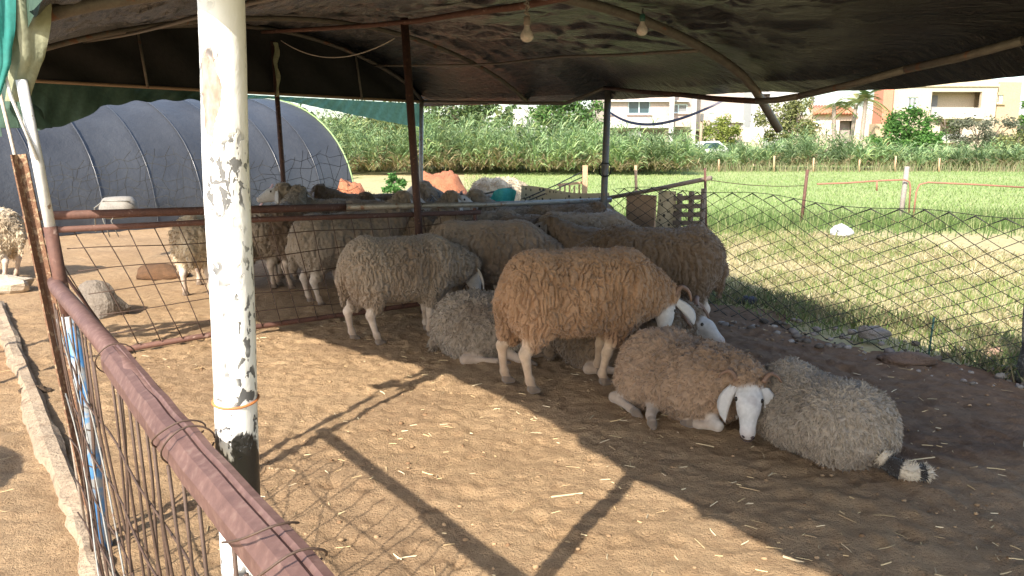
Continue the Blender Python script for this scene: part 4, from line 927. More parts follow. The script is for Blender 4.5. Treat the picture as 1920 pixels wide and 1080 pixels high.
MB().bar(at(1097, 310, 9.6), at(1095, 420, 9.6), .06, .06).build('stake', WOODP, cr)
for k in range(5): MB().bar(at(1050+k*9, 346+(k % 2)*2, 9.65), at(1050+k*9, 366, 9.65), .035, .02).build('slat', WOODP, cr)
MB().bar(at(1045, 347, 9.62), at(1096, 342, 9.62), .03, .03).build('rail', WOODP, cr)
for q in (0, 1):
    a, b = at(985, 372+q*6, 8.5), at(1092, 322+q*10, 9.6); tag(MB().tube([a, (a+b)/2-np.array((0, 0, .01)), b], .007, 5).build('rope', CORDD, None, True), ('upper' if q == 0 else 'lower')+' of two dark ropes running up to the tan wooden frame', 'rope')
# teal net and grey rubbish by the flock
R = []
for j in range(16):
    f = j/15; R.append([at(900+66*x-10*f*(1-x)+6*math.sin(x*9+f*4), 366+88*f*(.45+.55*x)+6*math.sin(x*7)-18*x*(1-f)*.6, 8.9+.06*math.sin(x*17+f*3)) for x in np.linspace(0, 1, 22)])
tag(MB().grid(R).build('teal_net', TEALC, None, True), 'teal shade net draped behind the flock under the galvanised rail', 'net')
fr2 = MB().tube([at(870, 372, 9.0), at(960, 352, 9.0)], .012, 6).build('grey_stick', GREYP, None, True); tag(fr2, 'grey stick lying above the teal net', 'stick')
r = np.random.default_rng(12); n = 1500
p = np.stack([r.normal(-.56, .20, n), 9.5+r.normal(0, .15, n), .22+r.uniform(0, .48, n)**1.0], 1)
V, F, c = blades(p, r.uniform(.06, .18, n), r.uniform(.006, .014, n), np.full(n, 1.3), pick(n, [(.20, .22, .23), (.33, .34, .34), (.12, .13, .13), (.42, .42, .40)], r), rs=9)
hb = thing('rubbish_heap', 'grey tangled heap of brushwood and plastic beside the cream sheep', 'heap', (-.42, 9.5, 0))
link('brushwood', np_mesh('brushwood', V-ORG[hb.name], F, c), GRASSM, hb)
mm = MB().sphere((-.56, 9.5, .2), .5, 14, 8, (.7, .4, .85)); mm.build('core', M('grey_rubbish', (.2, .2, .19), (.1, .1, .1), 12, .9, 0, .8, .03), hb, True)

# ------------------------------------------------------------------ things lying about
def rock(name, label, cat, p, size, m, seed, zs=.6):
    mb = MB(); mb.sphere((0, 0, 0), 1, 18, 12); B = np.array(mb.v); qr = np.random.default_rng(seed)
    for _ in range(12 if zs < 1 else 0):
        nv = unit(qr.normal(0, 1, 3)); B = B-nv*np.maximum(0, B@nv-qr.uniform(.55, .82))[:, None]
    B = B*(1+.30*vn(B*1.3+seed, seed)+.12*vn(B*3.5+seed, seed+1))[:, None]*np.array(size); B[:, 2] = np.maximum(B[:, 2], -size[2]*.35)
    mb.v = [tuple(q+np.array(p)+np.array((0, 0, size[2]*.3))) for q in B]; return tag(mb.build(name, m, None, zs >= 1), label, cat)
rock('stone', 'pale lump of broken concrete at the foot of the wire fence', 'stone', gp(1640, 632), (.11, .08, .075), M('pale_rubble', (.30, .26, .22), (.19, .16, .13), 20, .95, 0, .9, .02), 3)
rock('stone', 'reddish stone at the foot of the wire fence near the wrapped post', 'stone', gp(1858, 668), (.065, .05, .05), M('red_stone', (.36, .23, .16), (.26, .16, .11), 14, .9, 0, .6, .01), 5)
rock('stone', 'flat dark brown mound of soil in front of the fence rubble', 'stone', gp(1700, 680), (.20, .12, .05), M('brown_mound', (.16, .10, .065), (.11, .07, .045), 12, .95, 0, .9, .02), 9, 1)
rock('stone', 'white pebble among the fence rubble', 'stone', gp(1805, 655), (.022, .018, .018), M('white_stone', (.6, .57, .52), None, 14, .9), 13)
rock('dark_rag', 'dark blue crumpled rag on the grass behind the dark brown sheep', 'rag', gp(1400, 568), (.085, .06, .05), M('navy_rag', (.03, .035, .05), (.05, .05, .07), 12, .8, 0, .8, .02), 17, 1)
rock('white_bag', 'white plastic bag lying in the dry grass beyond the wire fence', 'bag', gp(1577, 441), (.16, .12, .14), M('white_plastic', (.82, .82, .82), (.72, .72, .74), 9, .4, 0, .9, .03), 21, 1)
bk = gp(198, 590); rock('stone_block', 'grey weathered stone block beyond the gate at left', 'stone', bk, (.20, .15, .20), M('dark_stone', (.20, .165, .13), (.13, .105, .085), 9, .95, 0, .9, .02), 25)
rock('stone', 'pale rock lying outside the pen at the left edge', 'stone', gp(8, 545), (.36, .16, .16), M('pale_rock', (.48, .40, .30), (.38, .31, .23), 8, .9, 0, .7, .02), 29)
rock('dung_pile', 'brown pile of dung and rope beyond the gate', 'dung heap', gp(308, 520), (.26, .16, .10), M('dung', (.24, .125, .06), (.13, .07, .035), 18, .95, 0, 1, .04), 33, 1)
rock('dung_pile', 'dark dug-up clump of earth outside the kerb', 'dung heap', gp(70, 735), (.09, .05, .03), M('dark_earth', (.11, .07, .04), None, 18, .95, 0, 1, .03), 37)
# soil heaps
def heap(label, u0, u1, vt, vb, Yd, seed):
    a, b = at(u0, vb, Yd), at(u1, vb, Yd); cx = (a[0]+b[0])/2; w = (b[0]-a[0])/2; top = at(u0, vt, Yd)[2]; R = []
    for i in range(40):
        for_ = i/39; R.append([])
        for k in range(40):
            x = (for_*2-1)*1.25; y = (k/39*2-1)*1.25; d_ = math.hypot(x, y); q = np.array([[x*3+seed, y*3, 0.]])
            z_ = top*min(.92, 1.55*max(0, 1-d_))**.9*(1+.14*vn(q*.6, seed)[0])+.04*vn(q*2, seed+1)[0]*(d_ < 1.1)+.035*vn(q*7.5, seed+2)[0]*(d_ < 1.05)-.06*(d_ > 1.0); R[-1].append((cx+x*w, Yd+y*w*.9, z_))
    return tag(MB().grid(R).build('soil_heap', M('orange_soil', (.50, .20, .10), (.40, .145, .07), 9, .95, 0, 1, .04), None, True), label, 'soil heap')
heap('large heap of orange-red soil behind the flock', 745, 905, 322, 385, 13.5, 3)
heap('small heap of orange soil at the end of the grey plastic tunnel', 610, 710, 340, 378, 13.2, 8)
# upturned tub with its wire handle
tb_ = thing('feed_tub', 'grey upturned tub with loose wires beyond the gate rail', 'tub', at(222, 410, 9.2)); c = at(222, 402, 9.2)
MB().tube([c+np.array((x, 0, .08+.01*math.sin(x*9))) for x in np.linspace(-.20, .22, 8)], [.05, .125, .13, .13, .128, .125, .12, .05], 16).build('drum', M('grey_tub', (.27, .25, .22), (.19, .17, .15), 10, .8), tb_, True)
MB().tube([c+np.array((-.26, -.05, -.2)), c+np.array((-.24, -.06, .08)), c+np.array((-.1, -.10, .17)), c+np.array((.2, -.10, .16))], .008, 5).build('wire_handle', GALV, tb_, True)
for k in range(2): MB().tube([c+np.array((-.12+.19*k, -.14, .06)), c+np.array((-.1+.09*k, -.16, -.06)), c+np.array((-.05+.1*k, -.14, -.25))], .006, 5).build('wire_leg', GALV, tb_, True)
a, b = at(484, 393, 9.9), at(512, 345, 9.9); tag(MB().tube([a-(b-a)*2.5, a, b], .014, 6).build('pink_stick', M('pink_stick', (.55, .36, .33), None, 20, .7), None, True), 'pinkish stick standing up left of the dark back post', 'stick')
# low wire net hung on the near side of the tunnel
nt_ = thing('net_fence', 'low tangled net fence in front of the grey plastic tunnel', 'fence', at(320, 400, 10.2))
for i in range(34):
    u_ = 60+i*18; pts = [at(u_+rr.uniform(-9, 9), 392-j*17+14*math.sin(i*.35)*(j > 3)+rr.uniform(-5, 5), 10.2+.05*rr.uniform(-1, 1)) for j in range(7)]
    MB().tube(pts, .003, 4, False).build('wire', WIREG, nt_, True)
for j in range(6):
    MB().tube([at(60+i*18, 388-j*17+12*math.sin(i*.35)*(j > 3)+5*math.sin(i*2.1+j), 10.2) for i in range(35)], .003, 4, False).build('wire', WIREG, nt_, True)

# ------------------------------------------------------------------ grey plastic tunnel behind the pen
def tunnel_mat():
    m, t, b = nodes('grey_plastic_film'); n1 = noise(t, .9, 5, .6); n2 = noise(t, 6, 5, .65)
    col = mixc(t, ramp(t, n1, .3, .7), (.040, .042, .047), (.062, .065, .071)); col = mixc(t, ramp(t, n2, .55, .75, 0, .5), col, (.05, .053, .062))
    t.links.new(col, b.inputs['Base Color']); b.inputs['Roughness'].default_value = .5; bump(t, b, n2, .4, .05); return m
tn = thing('plastic_tunnel', 'low growing tunnel covered in dark grey plastic film', 'tunnel', (-7, 17, 0))
TA = unit((-.62, -.785, 0)); TB = np.array((-TA[1], TA[0], 0.0)); TB = TB if TB[1] > 0 else -TB
R0 = np.array((-3.2, 16.2, 0)); HW, HT = 3.3, 2.35
def tun(t, a, k=1.0):          # t metres along, a = 0 near foot .. pi far foot
    return R0+TA*t+TB*(HW-HW*math.cos(a))*1.0+np.array((0, 0, HT*math.sin(a)**.85*k))
rows = []; ts = np.linspace(0, 14, 170)
for t_ in ts:
    sag = .04*abs(math.sin(t_/.84*math.pi)); row = []
    for a in np.linspace(0.0, math.pi, 40):
        p = tun(t_, a); w = vn(np.array([[t_*2.2, a*1.2, 0]]), 5)[0]*.02; p[2] -= sag*math.sin(a)*.7-w; p += TB*(sag*math.cos(a))*.8; row.append(p)
    rows.append(row)
MB().grid(rows).build('plastic_film', tunnel_mat(), tn, True)
for i, t_ in enumerate(np.arange(.0, 14, .84)):
    MB().tube([tun(t_, a, 1.008)+np.array((0, 0, .006)) for a in np.linspace(.02, math.pi-.02, 30)], (.008 if i % 2 else .012) if i else .018, 6, False).build('hoop', M('hoop_film', (.055, .058, .066), (.045, .048, .055), 6, .25, 0, 0) if i else M('lime_edge', (.24, .34, .13), (.19, .28, .11), 6, .5, 0, 0), tn, True)
MB().grid([[tun(0.02, a)*np.array((1, 1, f))+np.array((0, 0, 0)) for a in np.linspace(0, math.pi, 30)] for f in np.linspace(0, 1, 6)]).build('end_film', tunnel_mat(), tn, True)

# ------------------------------------------------------------------ reeds and trees
LEAFM = MCOL('leaves', .75, .3, 2, .25)
def leaf_cloud(pos, size, cs, r, flat=.3, asp=.45):
    n = len(pos); d = r.normal(0, 1, (n, 3)); d[:, 2] = d[:, 2]*.7-flat; d /= np.linalg.norm(d, axis=1)[:, None]
    q = r.normal(0, 1, (n, 3)); s_ = np.cross(d, q); s_ /= np.linalg.norm(s_, axis=1)[:, None]; L = (size*r.uniform(.6, 1.4, n))[:, None]
    V = np.stack([pos-d*L*.5, pos+s_*L*asp*.5, pos+d*L*.5, pos-s_*L*asp*.5], 1).reshape(-1, 3); b = np.arange(n)[:, None]*4
    return V, np.concatenate([b, b+1, b+2, b+3], 1), np.repeat(pick(n, cs, r, .3), 4, 0)
def reeds(name, label, x0, x1, y0, y1, n, hh, cs, rs, leaves=24):
    r = np.random.default_rng(rs); bx_ = r.uniform(x0, x1, n); by = r.uniform(y0, y1, n); h = r.uniform(*hh, n)*r.uniform(.65, 1.35, n)*(1+.25*vn(np.stack([bx_*.45, by*.4, 0*bx_], 1), rs)+.32*vn(np.stack([bx_*1.3, by*1.0, 0*bx_], 1), rs+1)); h = h*np.interp(bx_, [3, 5.5, 11, 14, 18, 20, 24, 27, 34], [1, .76, .62, .84, .80, .64, .62, .74, .74])*(1-.40*np.exp(-((bx_-10.9)/.7)**2)-.35*np.exp(-((bx_-21.3)/2.6)**2)-.0*bx_-.25*np.exp(-((bx_-27)/2.0)**2))
    i = np.repeat(np.arange(n), leaves); f = r.uniform(.15, 1.0, len(i)); a = r.uniform(0, 2*np.pi, len(i)); L = r.uniform(.28, .70, len(i)); w = r.uniform(.012, .024, len(i))
    lx = r.normal(0, .12, n)[i]*f
    p = np.stack([bx_[i]+lx, by[i], h[i]*f-.05], 1); out = np.stack([np.cos(a), np.sin(a), 0*a], 1); up = np.array((0, 0, 1.0))
    p1 = p+out*(L*.45)[:, None]+up*(L*.45)[:, None]; p2 = p+out*(L*.95)[:, None]+up*(L*r.uniform(.1, .55, len(i)))[:, None]
    s_ = np.stack([-np.sin(a), np.cos(a), 0*a+.5], 1)*w[:, None]
    V = np.stack([p-s_*.6, p+s_*.6, p1+s_, p2, p1-s_], 1).reshape(-1, 3); b = np.arange(len(i))[:, None]*5
    c = pick(len(i), cs, r, .25)*(1+.35*vn(np.stack([bx_*.8, by*.7, 0*bx_], 1), rs+5)+.25*vn(np.stack([bx_*2.5, by*2, 0*bx_], 1), rs+6))[i][:, None]; low = (f < .42)[:, None]; c = np.where(low & (r.random((len(i), 1)) < .7), np.array((.34, .28, .16))*(1+r.uniform(-.3, .3, (len(i), 1))), c)
    me = np_mesh(name, V, [np.concatenate([b, b+1, b+2, b+3, b+4], 1)], np.repeat(c, 5, 0)); return tag(link(name, me, LEAFM), label, 'reeds', kind='stuff')
RC = [(.20, .31, .13), (.28, .39, .18), (.13, .21, .08), (.36, .45, .23), (.25, .35, .17), (.33, .39, .15)]
reeds('reed_bed', 'dense blue-green reed bed along the far edge of the field', -13, 34, 39.5, 44.5, 2600, (.85, 1.85), RC, 71)
reeds('left_reed_bed', 'tall green reeds beyond the end of the plastic tunnel', -10, 8, 34, 39, 1200, (1.1, 2.1), RC+[(.24, .33, .12)], 72)
r = np.random.default_rng(80); n = 9000; p = np.stack([r.uniform(-9, 34, n), 38.8+r.normal(0, .5, n), np.full(n, -.05)], 1)
grass('dry_verge', 'brownish dry grass at the foot of the reed bed', p[r.random(n) < np.interp(p[:, 0], [2, 8], [1, .45])], (.15, .7), (.009, .016), .5, [(.30, .26, .15), (.24, .26, .12), (.18, .23, .10), (.34, .30, .19)], 81)
BARK = M('bark', (.17, .13, .10), (.11, .085, .065), 6, .9, 0, .7, .03)
def tree(name, label, cat, x, y, crowns, leaf, n, cs, seed, trunk_h, trunk_r=.16, group=None, mode='bush'):
    r = np.random.default_rng(seed); t = thing(name, label, cat, (x, y, -.05), 0, group)
    tb = MB().tube([(x+.05*math.sin(k), y, -.05+trunk_h*k/5) for k in range(6)], [trunk_r*(1-.10*k) for k in range(6)], 8)
    P = []
    for cx, cz, rx, rz in crowns:
        ry = rx*.8; m = int(n*rx*rz/sum(c[2]*c[3] for c in crowns)); nb = max(4, int(m/110))
        u = r.normal(0, 1, (nb, 3)); u /= np.linalg.norm(u, axis=1)[:, None]; cc = u*r.uniform(.45, 1, (nb, 1))**.5*np.array((rx, ry, rz))+np.array((x+cx, y, cz))
        q = cc[r.integers(0, nb, m)]+r.normal(0, 1, (m, 3))*np.array((rx, ry, rz))*.17; P.append(q)
        a = np.array((x, y, trunk_h*.8)); tb.tube([a, (a+np.array((x+cx, y, cz)))/2+np.array((.1, 0, 0)), np.array((x+cx, y, cz+rz*.4))], [trunk_r*.55, trunk_r*.4, .03], 6)
        for k in range(5): tb.tube([np.array((x+cx*.6, y, cz-rz*.5)), cc[k % nb]], [trunk_r*.3, .02], 5)
    tb.build('trunk', BARK, t, True); V, F, c = leaf_cloud(np.concatenate(P), leaf, cs, r)
    link('crown', np_mesh('crown', V-ORG[t.name], F, c), LEAFM, t); return t
X = lambda u, Yd: (u-960)/FPX*(Yd*.985)
ZV = lambda v, Yd: at(960, v, Yd)[2]
def tr(name, label, cat, u, Yd, blobs, leaf, n, cs, seed, th, tr_=.16):
    s_ = Yd*.985/FPX; return tree(name, label, cat, X(u, Yd), Yd, [((bu-u)*s_, ZV(bv, Yd), ru*s_, rv*s_) for bu, bv, ru, rv in blobs], leaf, n, cs, seed, th, tr_)
DG = [(.07, .115, .035), (.10, .15, .05), (.05, .085, .03), (.13, .17, .06)]
MG = [(.06, .15, .03), (.09, .20, .045), (.045, .11, .025), (.13, .25, .06)]
OL = [(.15, .17, .06), (.20, .21, .07), (.11, .13, .05), (.24, .25, .10)]
GG = [(.14, .15, .10), (.18, .19, .13), (.10, .11, .075)]
tr('tree', 'dark olive tree behind the reeds right of the corner post', 'tree', 880, 50, [(850, 212, 45, 30), (915, 220, 45, 25), (880, 190, 50, 25)], .22, 4500, DG, 201, 2.2)
tr('tree', 'green tree behind the reeds left of the grey roof post', 'tree', 1060, 50, [(1035, 225, 55, 30), (1090, 215, 45, 35), (1050, 195, 40, 25)], .22, 5000, DG+MG, 202, 2.0)
tr('tree', 'tall hazy tree behind the left reeds', 'tree', 740, 52, [(700, 225, 60, 35), (780, 220, 50, 40)], .24, 4500, DG+OL, 203, 2.2)
tr('shrub', 'rounded yellow-green shrub in front of the white house', 'shrub', 1348, 48, [(1345, 252, 36, 32), (1362, 262, 26, 28), (1330, 264, 24, 26)], .16, 4500, [(.20, .24, .05), (.26, .29, .07), (.14, .18, .04)], 204, .8, .1)
tr('tree', 'feathery olive-green tree right of the slanting rib end', 'tree', 1478, 50, [(1460, 225, 40, 35), (1500, 220, 35, 35), (1480, 250, 45, 25)], .2, 4500, OL, 205, 1.4)
tr('tree', 'glossy dark green round tree in front of the cream house', 'tree', 1700, 48, [(1700, 240, 42, 34), (1668, 266, 34, 30), (1730, 268, 34, 29), (1700, 275, 48, 27)], .20, 8500, MG, 206, 1.0)
tr('shrub', 'greyish dusty shrub in front of the cream house at right', 'shrub', 1840, 52, [(1820, 245, 35, 28), (1870, 250, 45, 28), (1850, 270, 60, 20)], .18, 4500, GG, 207, .8, .1)
tr('shrub', 'thin grey-green bush climbing the cream house wall', 'shrub', 1775, 54, [(1765, 232, 20, 22), (1790, 250, 20, 22)], .14, 1300, GG+DG, 208, .8, .07)
tr('shrub', 'olive-green bush low at the right edge', 'shrub', 1890, 47, [(1870, 278, 45, 14), (1910, 270, 35, 20)], .16, 3000, OL, 209, .5, .07)
tr('tree', 'green tree at the right edge beside the cream house', 'tree', 1935, 62, [(1930, 205, 22, 28), (1935, 235, 25, 30)], .22, 2500, MG, 210, 2.5)
tr('shrub', 'small bright green bush at the foot of the tunnel end', 'shrub', 738, 20, [(738, 346, 20, 15)], .10, 1300, [(.08, .20, .05), (.12, .26, .07)], 211, .2, .03)
# far tree line, one mass
r = np.random.default_rng(90); n = 9000; x = r.uniform(-60, 90, n); zz = r.uniform(0, 1, n)**.7*(3.2+1.4*vn(np.stack([x*.12, 0*x, 0*x], 1), 3)+.7*vn(np.stack([x*.5, 0*x, 0*x], 1), 4))
V, F, c = leaf_cloud(np.stack([x, 84+r.normal(0, 1.5, n), zz], 1), .75, DG+OL, r, asp=.7)
tag(link('far_wood', np_mesh('far_wood', V, F, c), LEAFM), 'distant belt of trees behind the houses', 'wood', kind='stuff')
# palm
def palm(label, u, Yd, vt, seed, lean=0, n=26):
    r = np.random.default_rng(seed); x = X(u, Yd); zt = ZV(vt, Yd); t = thing('palm_tree', label, 'palm tree', (x, Yd, -.05))
    top = np.array((x+lean, Yd, zt)); MB().tube([(x+lean*f, Yd, -.05+(zt+.05)*f) for f in np.linspace(0, 1, 9)], [.12+.015*(k % 2) for k in range(9)], 9).build('trunk', M('palm_bark', (.38, .31, .26), (.26, .21, .17), 9, .9, 0, .8, .03), t, True)
    V = []; Ff = []; C = []; base = 0
    for k in range(n):
        a = r.uniform(0, 2*np.pi); el = r.uniform(-.3, 1.2); L = r.uniform(1.3, 1.9); d = np.array((math.cos(a)*math.cos(el), math.sin(a)*math.cos(el), math.sin(el)))
        fs = np.linspace(.08, 1, 16); sp = [top+d*L*f-np.array((0, 0, .75*f*f)) for f in fs]
        for p in sp:
            for sg in (1, -1):
                sd_ = unit(np.cross(d, (0, 0, 1)))*sg; q = p+sd_*.30+d*.2-np.array((0, 0, .16)); w = d*.03; V += [p-w, p+w, q]; Ff.append((base, base+1, base+2)); base += 3
        C += [pick(1, [(.13, .19, .06), (.20, .24, .09), (.26, .25, .10)], r)[0]]*96
    link('fronds', np_mesh('fronds', np.array(V)-ORG[t.name], np.array(Ff), np.array(C)), LEAFM, t)
palm('palm tree with a slim pale trunk between the two houses', 1612, 52, 185, 301, .15)
palm('shorter palm tree with leaning trunk left of the slim palm', 1592, 54, 195, 302, .25, 22)
palm('low palm with arching fronds at the left of the palm group', 1566, 53, 196, 303, -.3, 18)

# ------------------------------------------------------------------ houses
GLASS = M('window_glass', (.03, .06, .075), (.05, .09, .10), 4, .12, 0, 0)
FRAME = M('pale_frame', (.62, .74, .76), (.55, .68, .70), 4, .5, 0, 0)
SHUT = M('grey_shutter', (.22, .22, .22), (.18, .18, .18), 4, .7, 0, .2)
def facade(o, dx, width, z0, z1, holes, th=.28):
    """wall with real openings; o = left foot of the front, dx = unit vector along the front"""
    xs = sorted({0, width, *[h[0] for h in holes], *[h[1] for h in holes]}); zs = sorted({z0, z1, *[h[2] for h in holes], *[h[3] for h in holes]})
    bk = np.array((-dx[1], dx[0], 0))*th; P = lambda x, z: o+dx*x+np.array((0, 0, z)); mb = MB()
    inh = lambda x, z: any(h[0] < x < h[1] and h[2] < z < h[3] for h in holes)
    for a, b in zip(xs[:-1], xs[1:]):
        for c, d in zip(zs[:-1], zs[1:]):
            if inh((a+b)/2, (c+d)/2): continue
            mb.add([P(a, c), P(b, c), P(b, d), P(a, d)], [(0, 1, 2, 3)]); mb.add([P(a, c)+bk, P(b, c)+bk, P(b, d)+bk, P(a, d)+bk], [(3, 2, 1, 0)])
    for a, b, c, d in holes:
        for (p, q) in (((a, c), (b, c)), ((b, c), (b, d)), ((b, d), (a, d)), ((a, d), (a, c))): mb.add([P(*p), P(*q), P(*q)+bk, P(*p)+bk], [(0, 1, 2, 3)])
    for (p, q) in (((0, z0), (0, z1)), ((0, z1), (width, z1)), ((width, z1), (width, z0))): mb.add([P(*p), P(*q), P(*q)+bk, P(*p)+bk], [(0, 1, 2, 3)])
    return mb
def house(name, label, u0, u1, Yd, z1, rot, depth, wall, holes_px, z0=-.1, roofm=None):
    """holes_px: (u0,u1,v0,v1,kind) on the front"""
    o = np.array((X(u0, Yd), Yd, 0.0)); dx = np.array((math.cos(rot), math.sin(rot), 0)); bk = np.array((-dx[1], dx[0], 0)); t = thing(name, label, 'house', o)
    def hit(u, v):                      # where a line of sight meets the front plane, to read heights and widths off the picture
        d = at(u, v, 1.0)-np.array((0, 0, CAMZ)); k = (o[:2]@bk[:2])/(d[:2]@bk[:2]); p = np.array((0, 0, CAMZ))+d*k; return (p-o)@dx, p[2]
    W = hit(u1, 250)[0]; H = []
    for a, b, c, d, k in holes_px: xa, zt = hit(a, c); xb, _ = hit(b, c); _, zb_ = hit(a, d); H.append((xa, xb, max(zb_, z0+.02), min(zt, z1-.05), k))
    facade(o, dx, W, z0, z1, [h[:4] for h in H]).build('wall', wall, t)
    for p, q, w in ((o+dx*W, bk, depth), (o+dx*W+bk*depth, -dx, W), (o+bk*depth, -bk, depth)):
        facade(p+q*(.295 if w == depth else 0), q, w-.59*(w == depth), z0, z1-.004, []).build('wall', wall, t)
    MB().box(o+dx*W/2+bk*depth/2+np.array((0, 0, z1-.1)), (W-.1, depth-.1, .18), (dx, bk, (0, 0, 1))).build('roof', roofm or wall, t)
    for a, b, c, d, k in H:
        c_ = o+dx*(a+b)/2+np.array((0, 0, (c+d)/2)); w, h = b-a, d-c
        if k in ('window', 'shutter'):
            f = MB(); p = c_+bk*.12
            for sx in (-1, 0, 1): f.box(p+dx*sx*(w/2-.04), (.08, .07, h), (dx, bk, (0, 0, 1)))
            for sz in (-1, 1): f.box(p+np.array((0, 0, sz*(h/2-.04))), (w, .066, .08), (dx, bk, (0, 0, 1)))
            wo = f.build('window', FRAME, t); MB().box(c_+bk*.17, (w-.02, .03, h-.02), (dx, bk, (0, 0, 1))).build('pane', GLASS if k == 'window' else SHUT, wo)
            MB().box(c_-bk*.05-np.array((0, 0, h/2+.05)), (w+.2, .22, .07), (dx, bk, (0, 0, 1))).build('sill', wall, t)
        elif k == 'loggia':
            MB().box(c_+bk*1.3, (w+.4, .12, h+.3), (dx, bk, (0, 0, 1))).build('loggia_wall', wall, t); MB().box(c_+bk*.7-np.array((0, 0, h/2+.06)), (w+.3, 1.7, .12), (dx, bk, (0, 0, 1))).build('loggia_floor', wall, t)
            MB().box(c_+bk*.72+np.array((0, 0, h/2+.06)), (w+.3, .85, .10), (dx, bk, (0, 0, 1))).build('loggia_ceiling', wall, t)
            dr = MB().box(c_+bk*1.22-dx*w*.28, (w*.16, .06, h*.8), (dx, bk, (0, 0, 1))).build('door', SHUT, t)
            MB().box(c_-bk*.30-np.array((0, 0, h*.30)), (w+.1, .10, h*.36), (dx, bk, (0, 0, 1))).build('parapet', M('white_wall', (.49, .47, .445), (.44, .42, .395), 3, .8), t)
            MB().box(c_-bk*.14-np.array((0, 0, h/2+.02)), (w+.2, .55, .12), (dx, bk, (0, 0, 1))).build('balcony_slab', wall, t)
        elif k == 'dark':
            MB().box(c_+bk*.9, (w+.3, .1, h+.3), (dx, bk, (0, 0, 1))).build('back_wall', M('dim_plaster', (.40, .34, .30), (.33, .28, .25), 3, .9), t)
    return t, o, dx, bk, hit, W
PINKW = M('pale_pink_plaster', (.45, .365, .315), (.40, .325, .28), 2, .9, 0, .2, .01)
CREAMW = M('cream_plaster', (.50, .42, .31), (.45, .375, .275), 2, .9, 0, .2, .01)
REDW = M('red_plaster', (.52, .22, .14), (.46, .19, .12), 2, .9, 0, .2, .01)
TAN = M('tan_plaster', (.62, .50, .40), (.55, .44, .35), 2, .9, 0, .2, .01)
WHW = M('white_wall', (.49, .47, .445), (.44, .42, .395), 3, .8)
t, o, dx, bk, hit, W = house('white_house', 'pale two-storey house with a double window behind the reeds', 1132, 1392, 60, 6.6, .03, 7, PINKW,
    [(1178, 1220, 188, 214, 'window'), (1138, 1147, 202, 214, 'window'), (1256, 1290, 195, 212, 'shutter'), (1330, 1338, 212, 224, 'shutter'), (1148, 1176, 246, 262, 'dark'), (1184, 1246, 243, 272, 'dark'), (1256, 1290, 243, 275, 'dark'), (1297, 1312, 246, 275, 'dark')])
for (ua, ub, va, vb, m, pr, nm) in ((1134, 1250, 226, 240, WHW, .9, 'balcony_parapet'), (1256, 1290, 226, 238, PINKW, .7, 'balcony_parapet'), (1330, 1392, 226, 230, WHW, .5, 'ledge'), (1330, 1392, 236, 239, WHW, .5, 'ledge'), (1134, 1290, 188, 191, WHW, .4, 'cornice')):
    xa, zt = hit(ua, va); xb, _ = hit(ub, va); _, zb_ = hit(ua, vb); MB().box(o+dx*(xa+xb)/2-bk*(pr/2+.01)+np.array((0, 0, (zt+zb_)/2)), (xb-xa, pr, zt-zb_), (dx, bk, (0, 0, 1))).build(nm, m, t)
for u_ in (1253, 1294):
    xa, _ = hit(u_, 230); MB().box(o+dx*xa-bk*.95+np.array((0, 0, 3.2)), (.30, .30, 6.6), (dx, bk, (0, 0, 1))).build('pillar', WHW, t)
for u_ in (1182, 1197):
    xa, zt = hit(u_, 247); MB().box(o+dx*xa-bk*.2+np.array((0, 0, zt-.15)), (.5, .3, .4), (dx, bk, (0, 0, 1))).build('air_conditioner', WHW, t)
t, o, dx, bk, hit, W = house('cream_house', 'cream house with balconies at the right, flat roof against the sky', 1668, 1862, 58, 5.75, .0, 2.0, CREAMW,
    [(1703, 1722, 182, 204, 'shutter'), (1748, 1842, 172, 221, 'loggia'), (1764, 1806, 229, 266, 'loggia')])
xa, zt = hit(1668, 160); MB().box(o+dx*W/2-bk*.06+np.array((0, 0, zt)), (W+.1, .14, .18), (dx, bk, (0, 0, 1))).build('cornice', CREAMW, t)
house('cream_house_wing', 'ochre side wing of the cream house with one small window', 1863, 1906, 58.3, 5.6, .12, 2.0, M('ochre_plaster', (.45, .33, .21), (.40, .295, .19), 2, .9, 0, .2, .01), [(1871, 1882, 178, 194, 'shutter')])
house('red_house', 'narrow red-plastered house left of the cream house', 1648, 1669, 57.4, 5.5, .0, 1.5, REDW, [])
house('ochre_wall_house', 'low ochre wall below the red house', 1638, 1664, 56, 2.6, .0, 1.0, M('ochre_plaster', (.45, .33, .21), (.40, .295, .19), 2, .9, 0, .2, .01), [])
t, o, dx, bk, hit, W = house('tan_house', 'low tan house with a red tiled roof edge behind the palms', 1518, 1640, 60, 3.4, .0, 6, TAN, [(1530, 1538, 224, 236, 'shutter'), (1575, 1600, 226, 270, 'dark')])
TILE = M('roof_tile', (.50, .20, .12), (.42, .16, .10), 5, .85)
rf = MB().box(o+dx*1.6+bk*.2+np.array((0, 0, 3.62)), (3.3, 1.3, .08), (dx, unit(bk*1.4+np.array((0, 0, .58))), np.cross(dx, unit(bk*1.4+np.array((0, 0, .58)))))).build('tiled_canopy', TILE, t)
for k in range(14): MB().tube([o+dx*(.15+k*.22)-bk*.5+np.array((0, 0, 3.42)), o+dx*(.15+k*.22)+bk*.9+np.array((0, 0, 4.0))], .12, 6).build('tile_row', TILE, rf, True)
house('far_white_house', 'white and red house glimpsed just under the tarpaulin edge', 1405, 1500, 72, 6.9, .0, 6, WHW, [(1425, 1445, 176, 186, 'dark')])
house('small_white_house', 'small white house between the dark trees', 962, 1003, 64, 3.9, .0, 5, WHW, [(968, 980, 232, 246, 'dark')])
tag(MB().box(np.array((X(1405, 49), 49, 1.0)), (1.5, .3, 2.4)).build('gate_pier', TAN), 'pinkish plastered garden wall pier right of the shrub', 'wall')
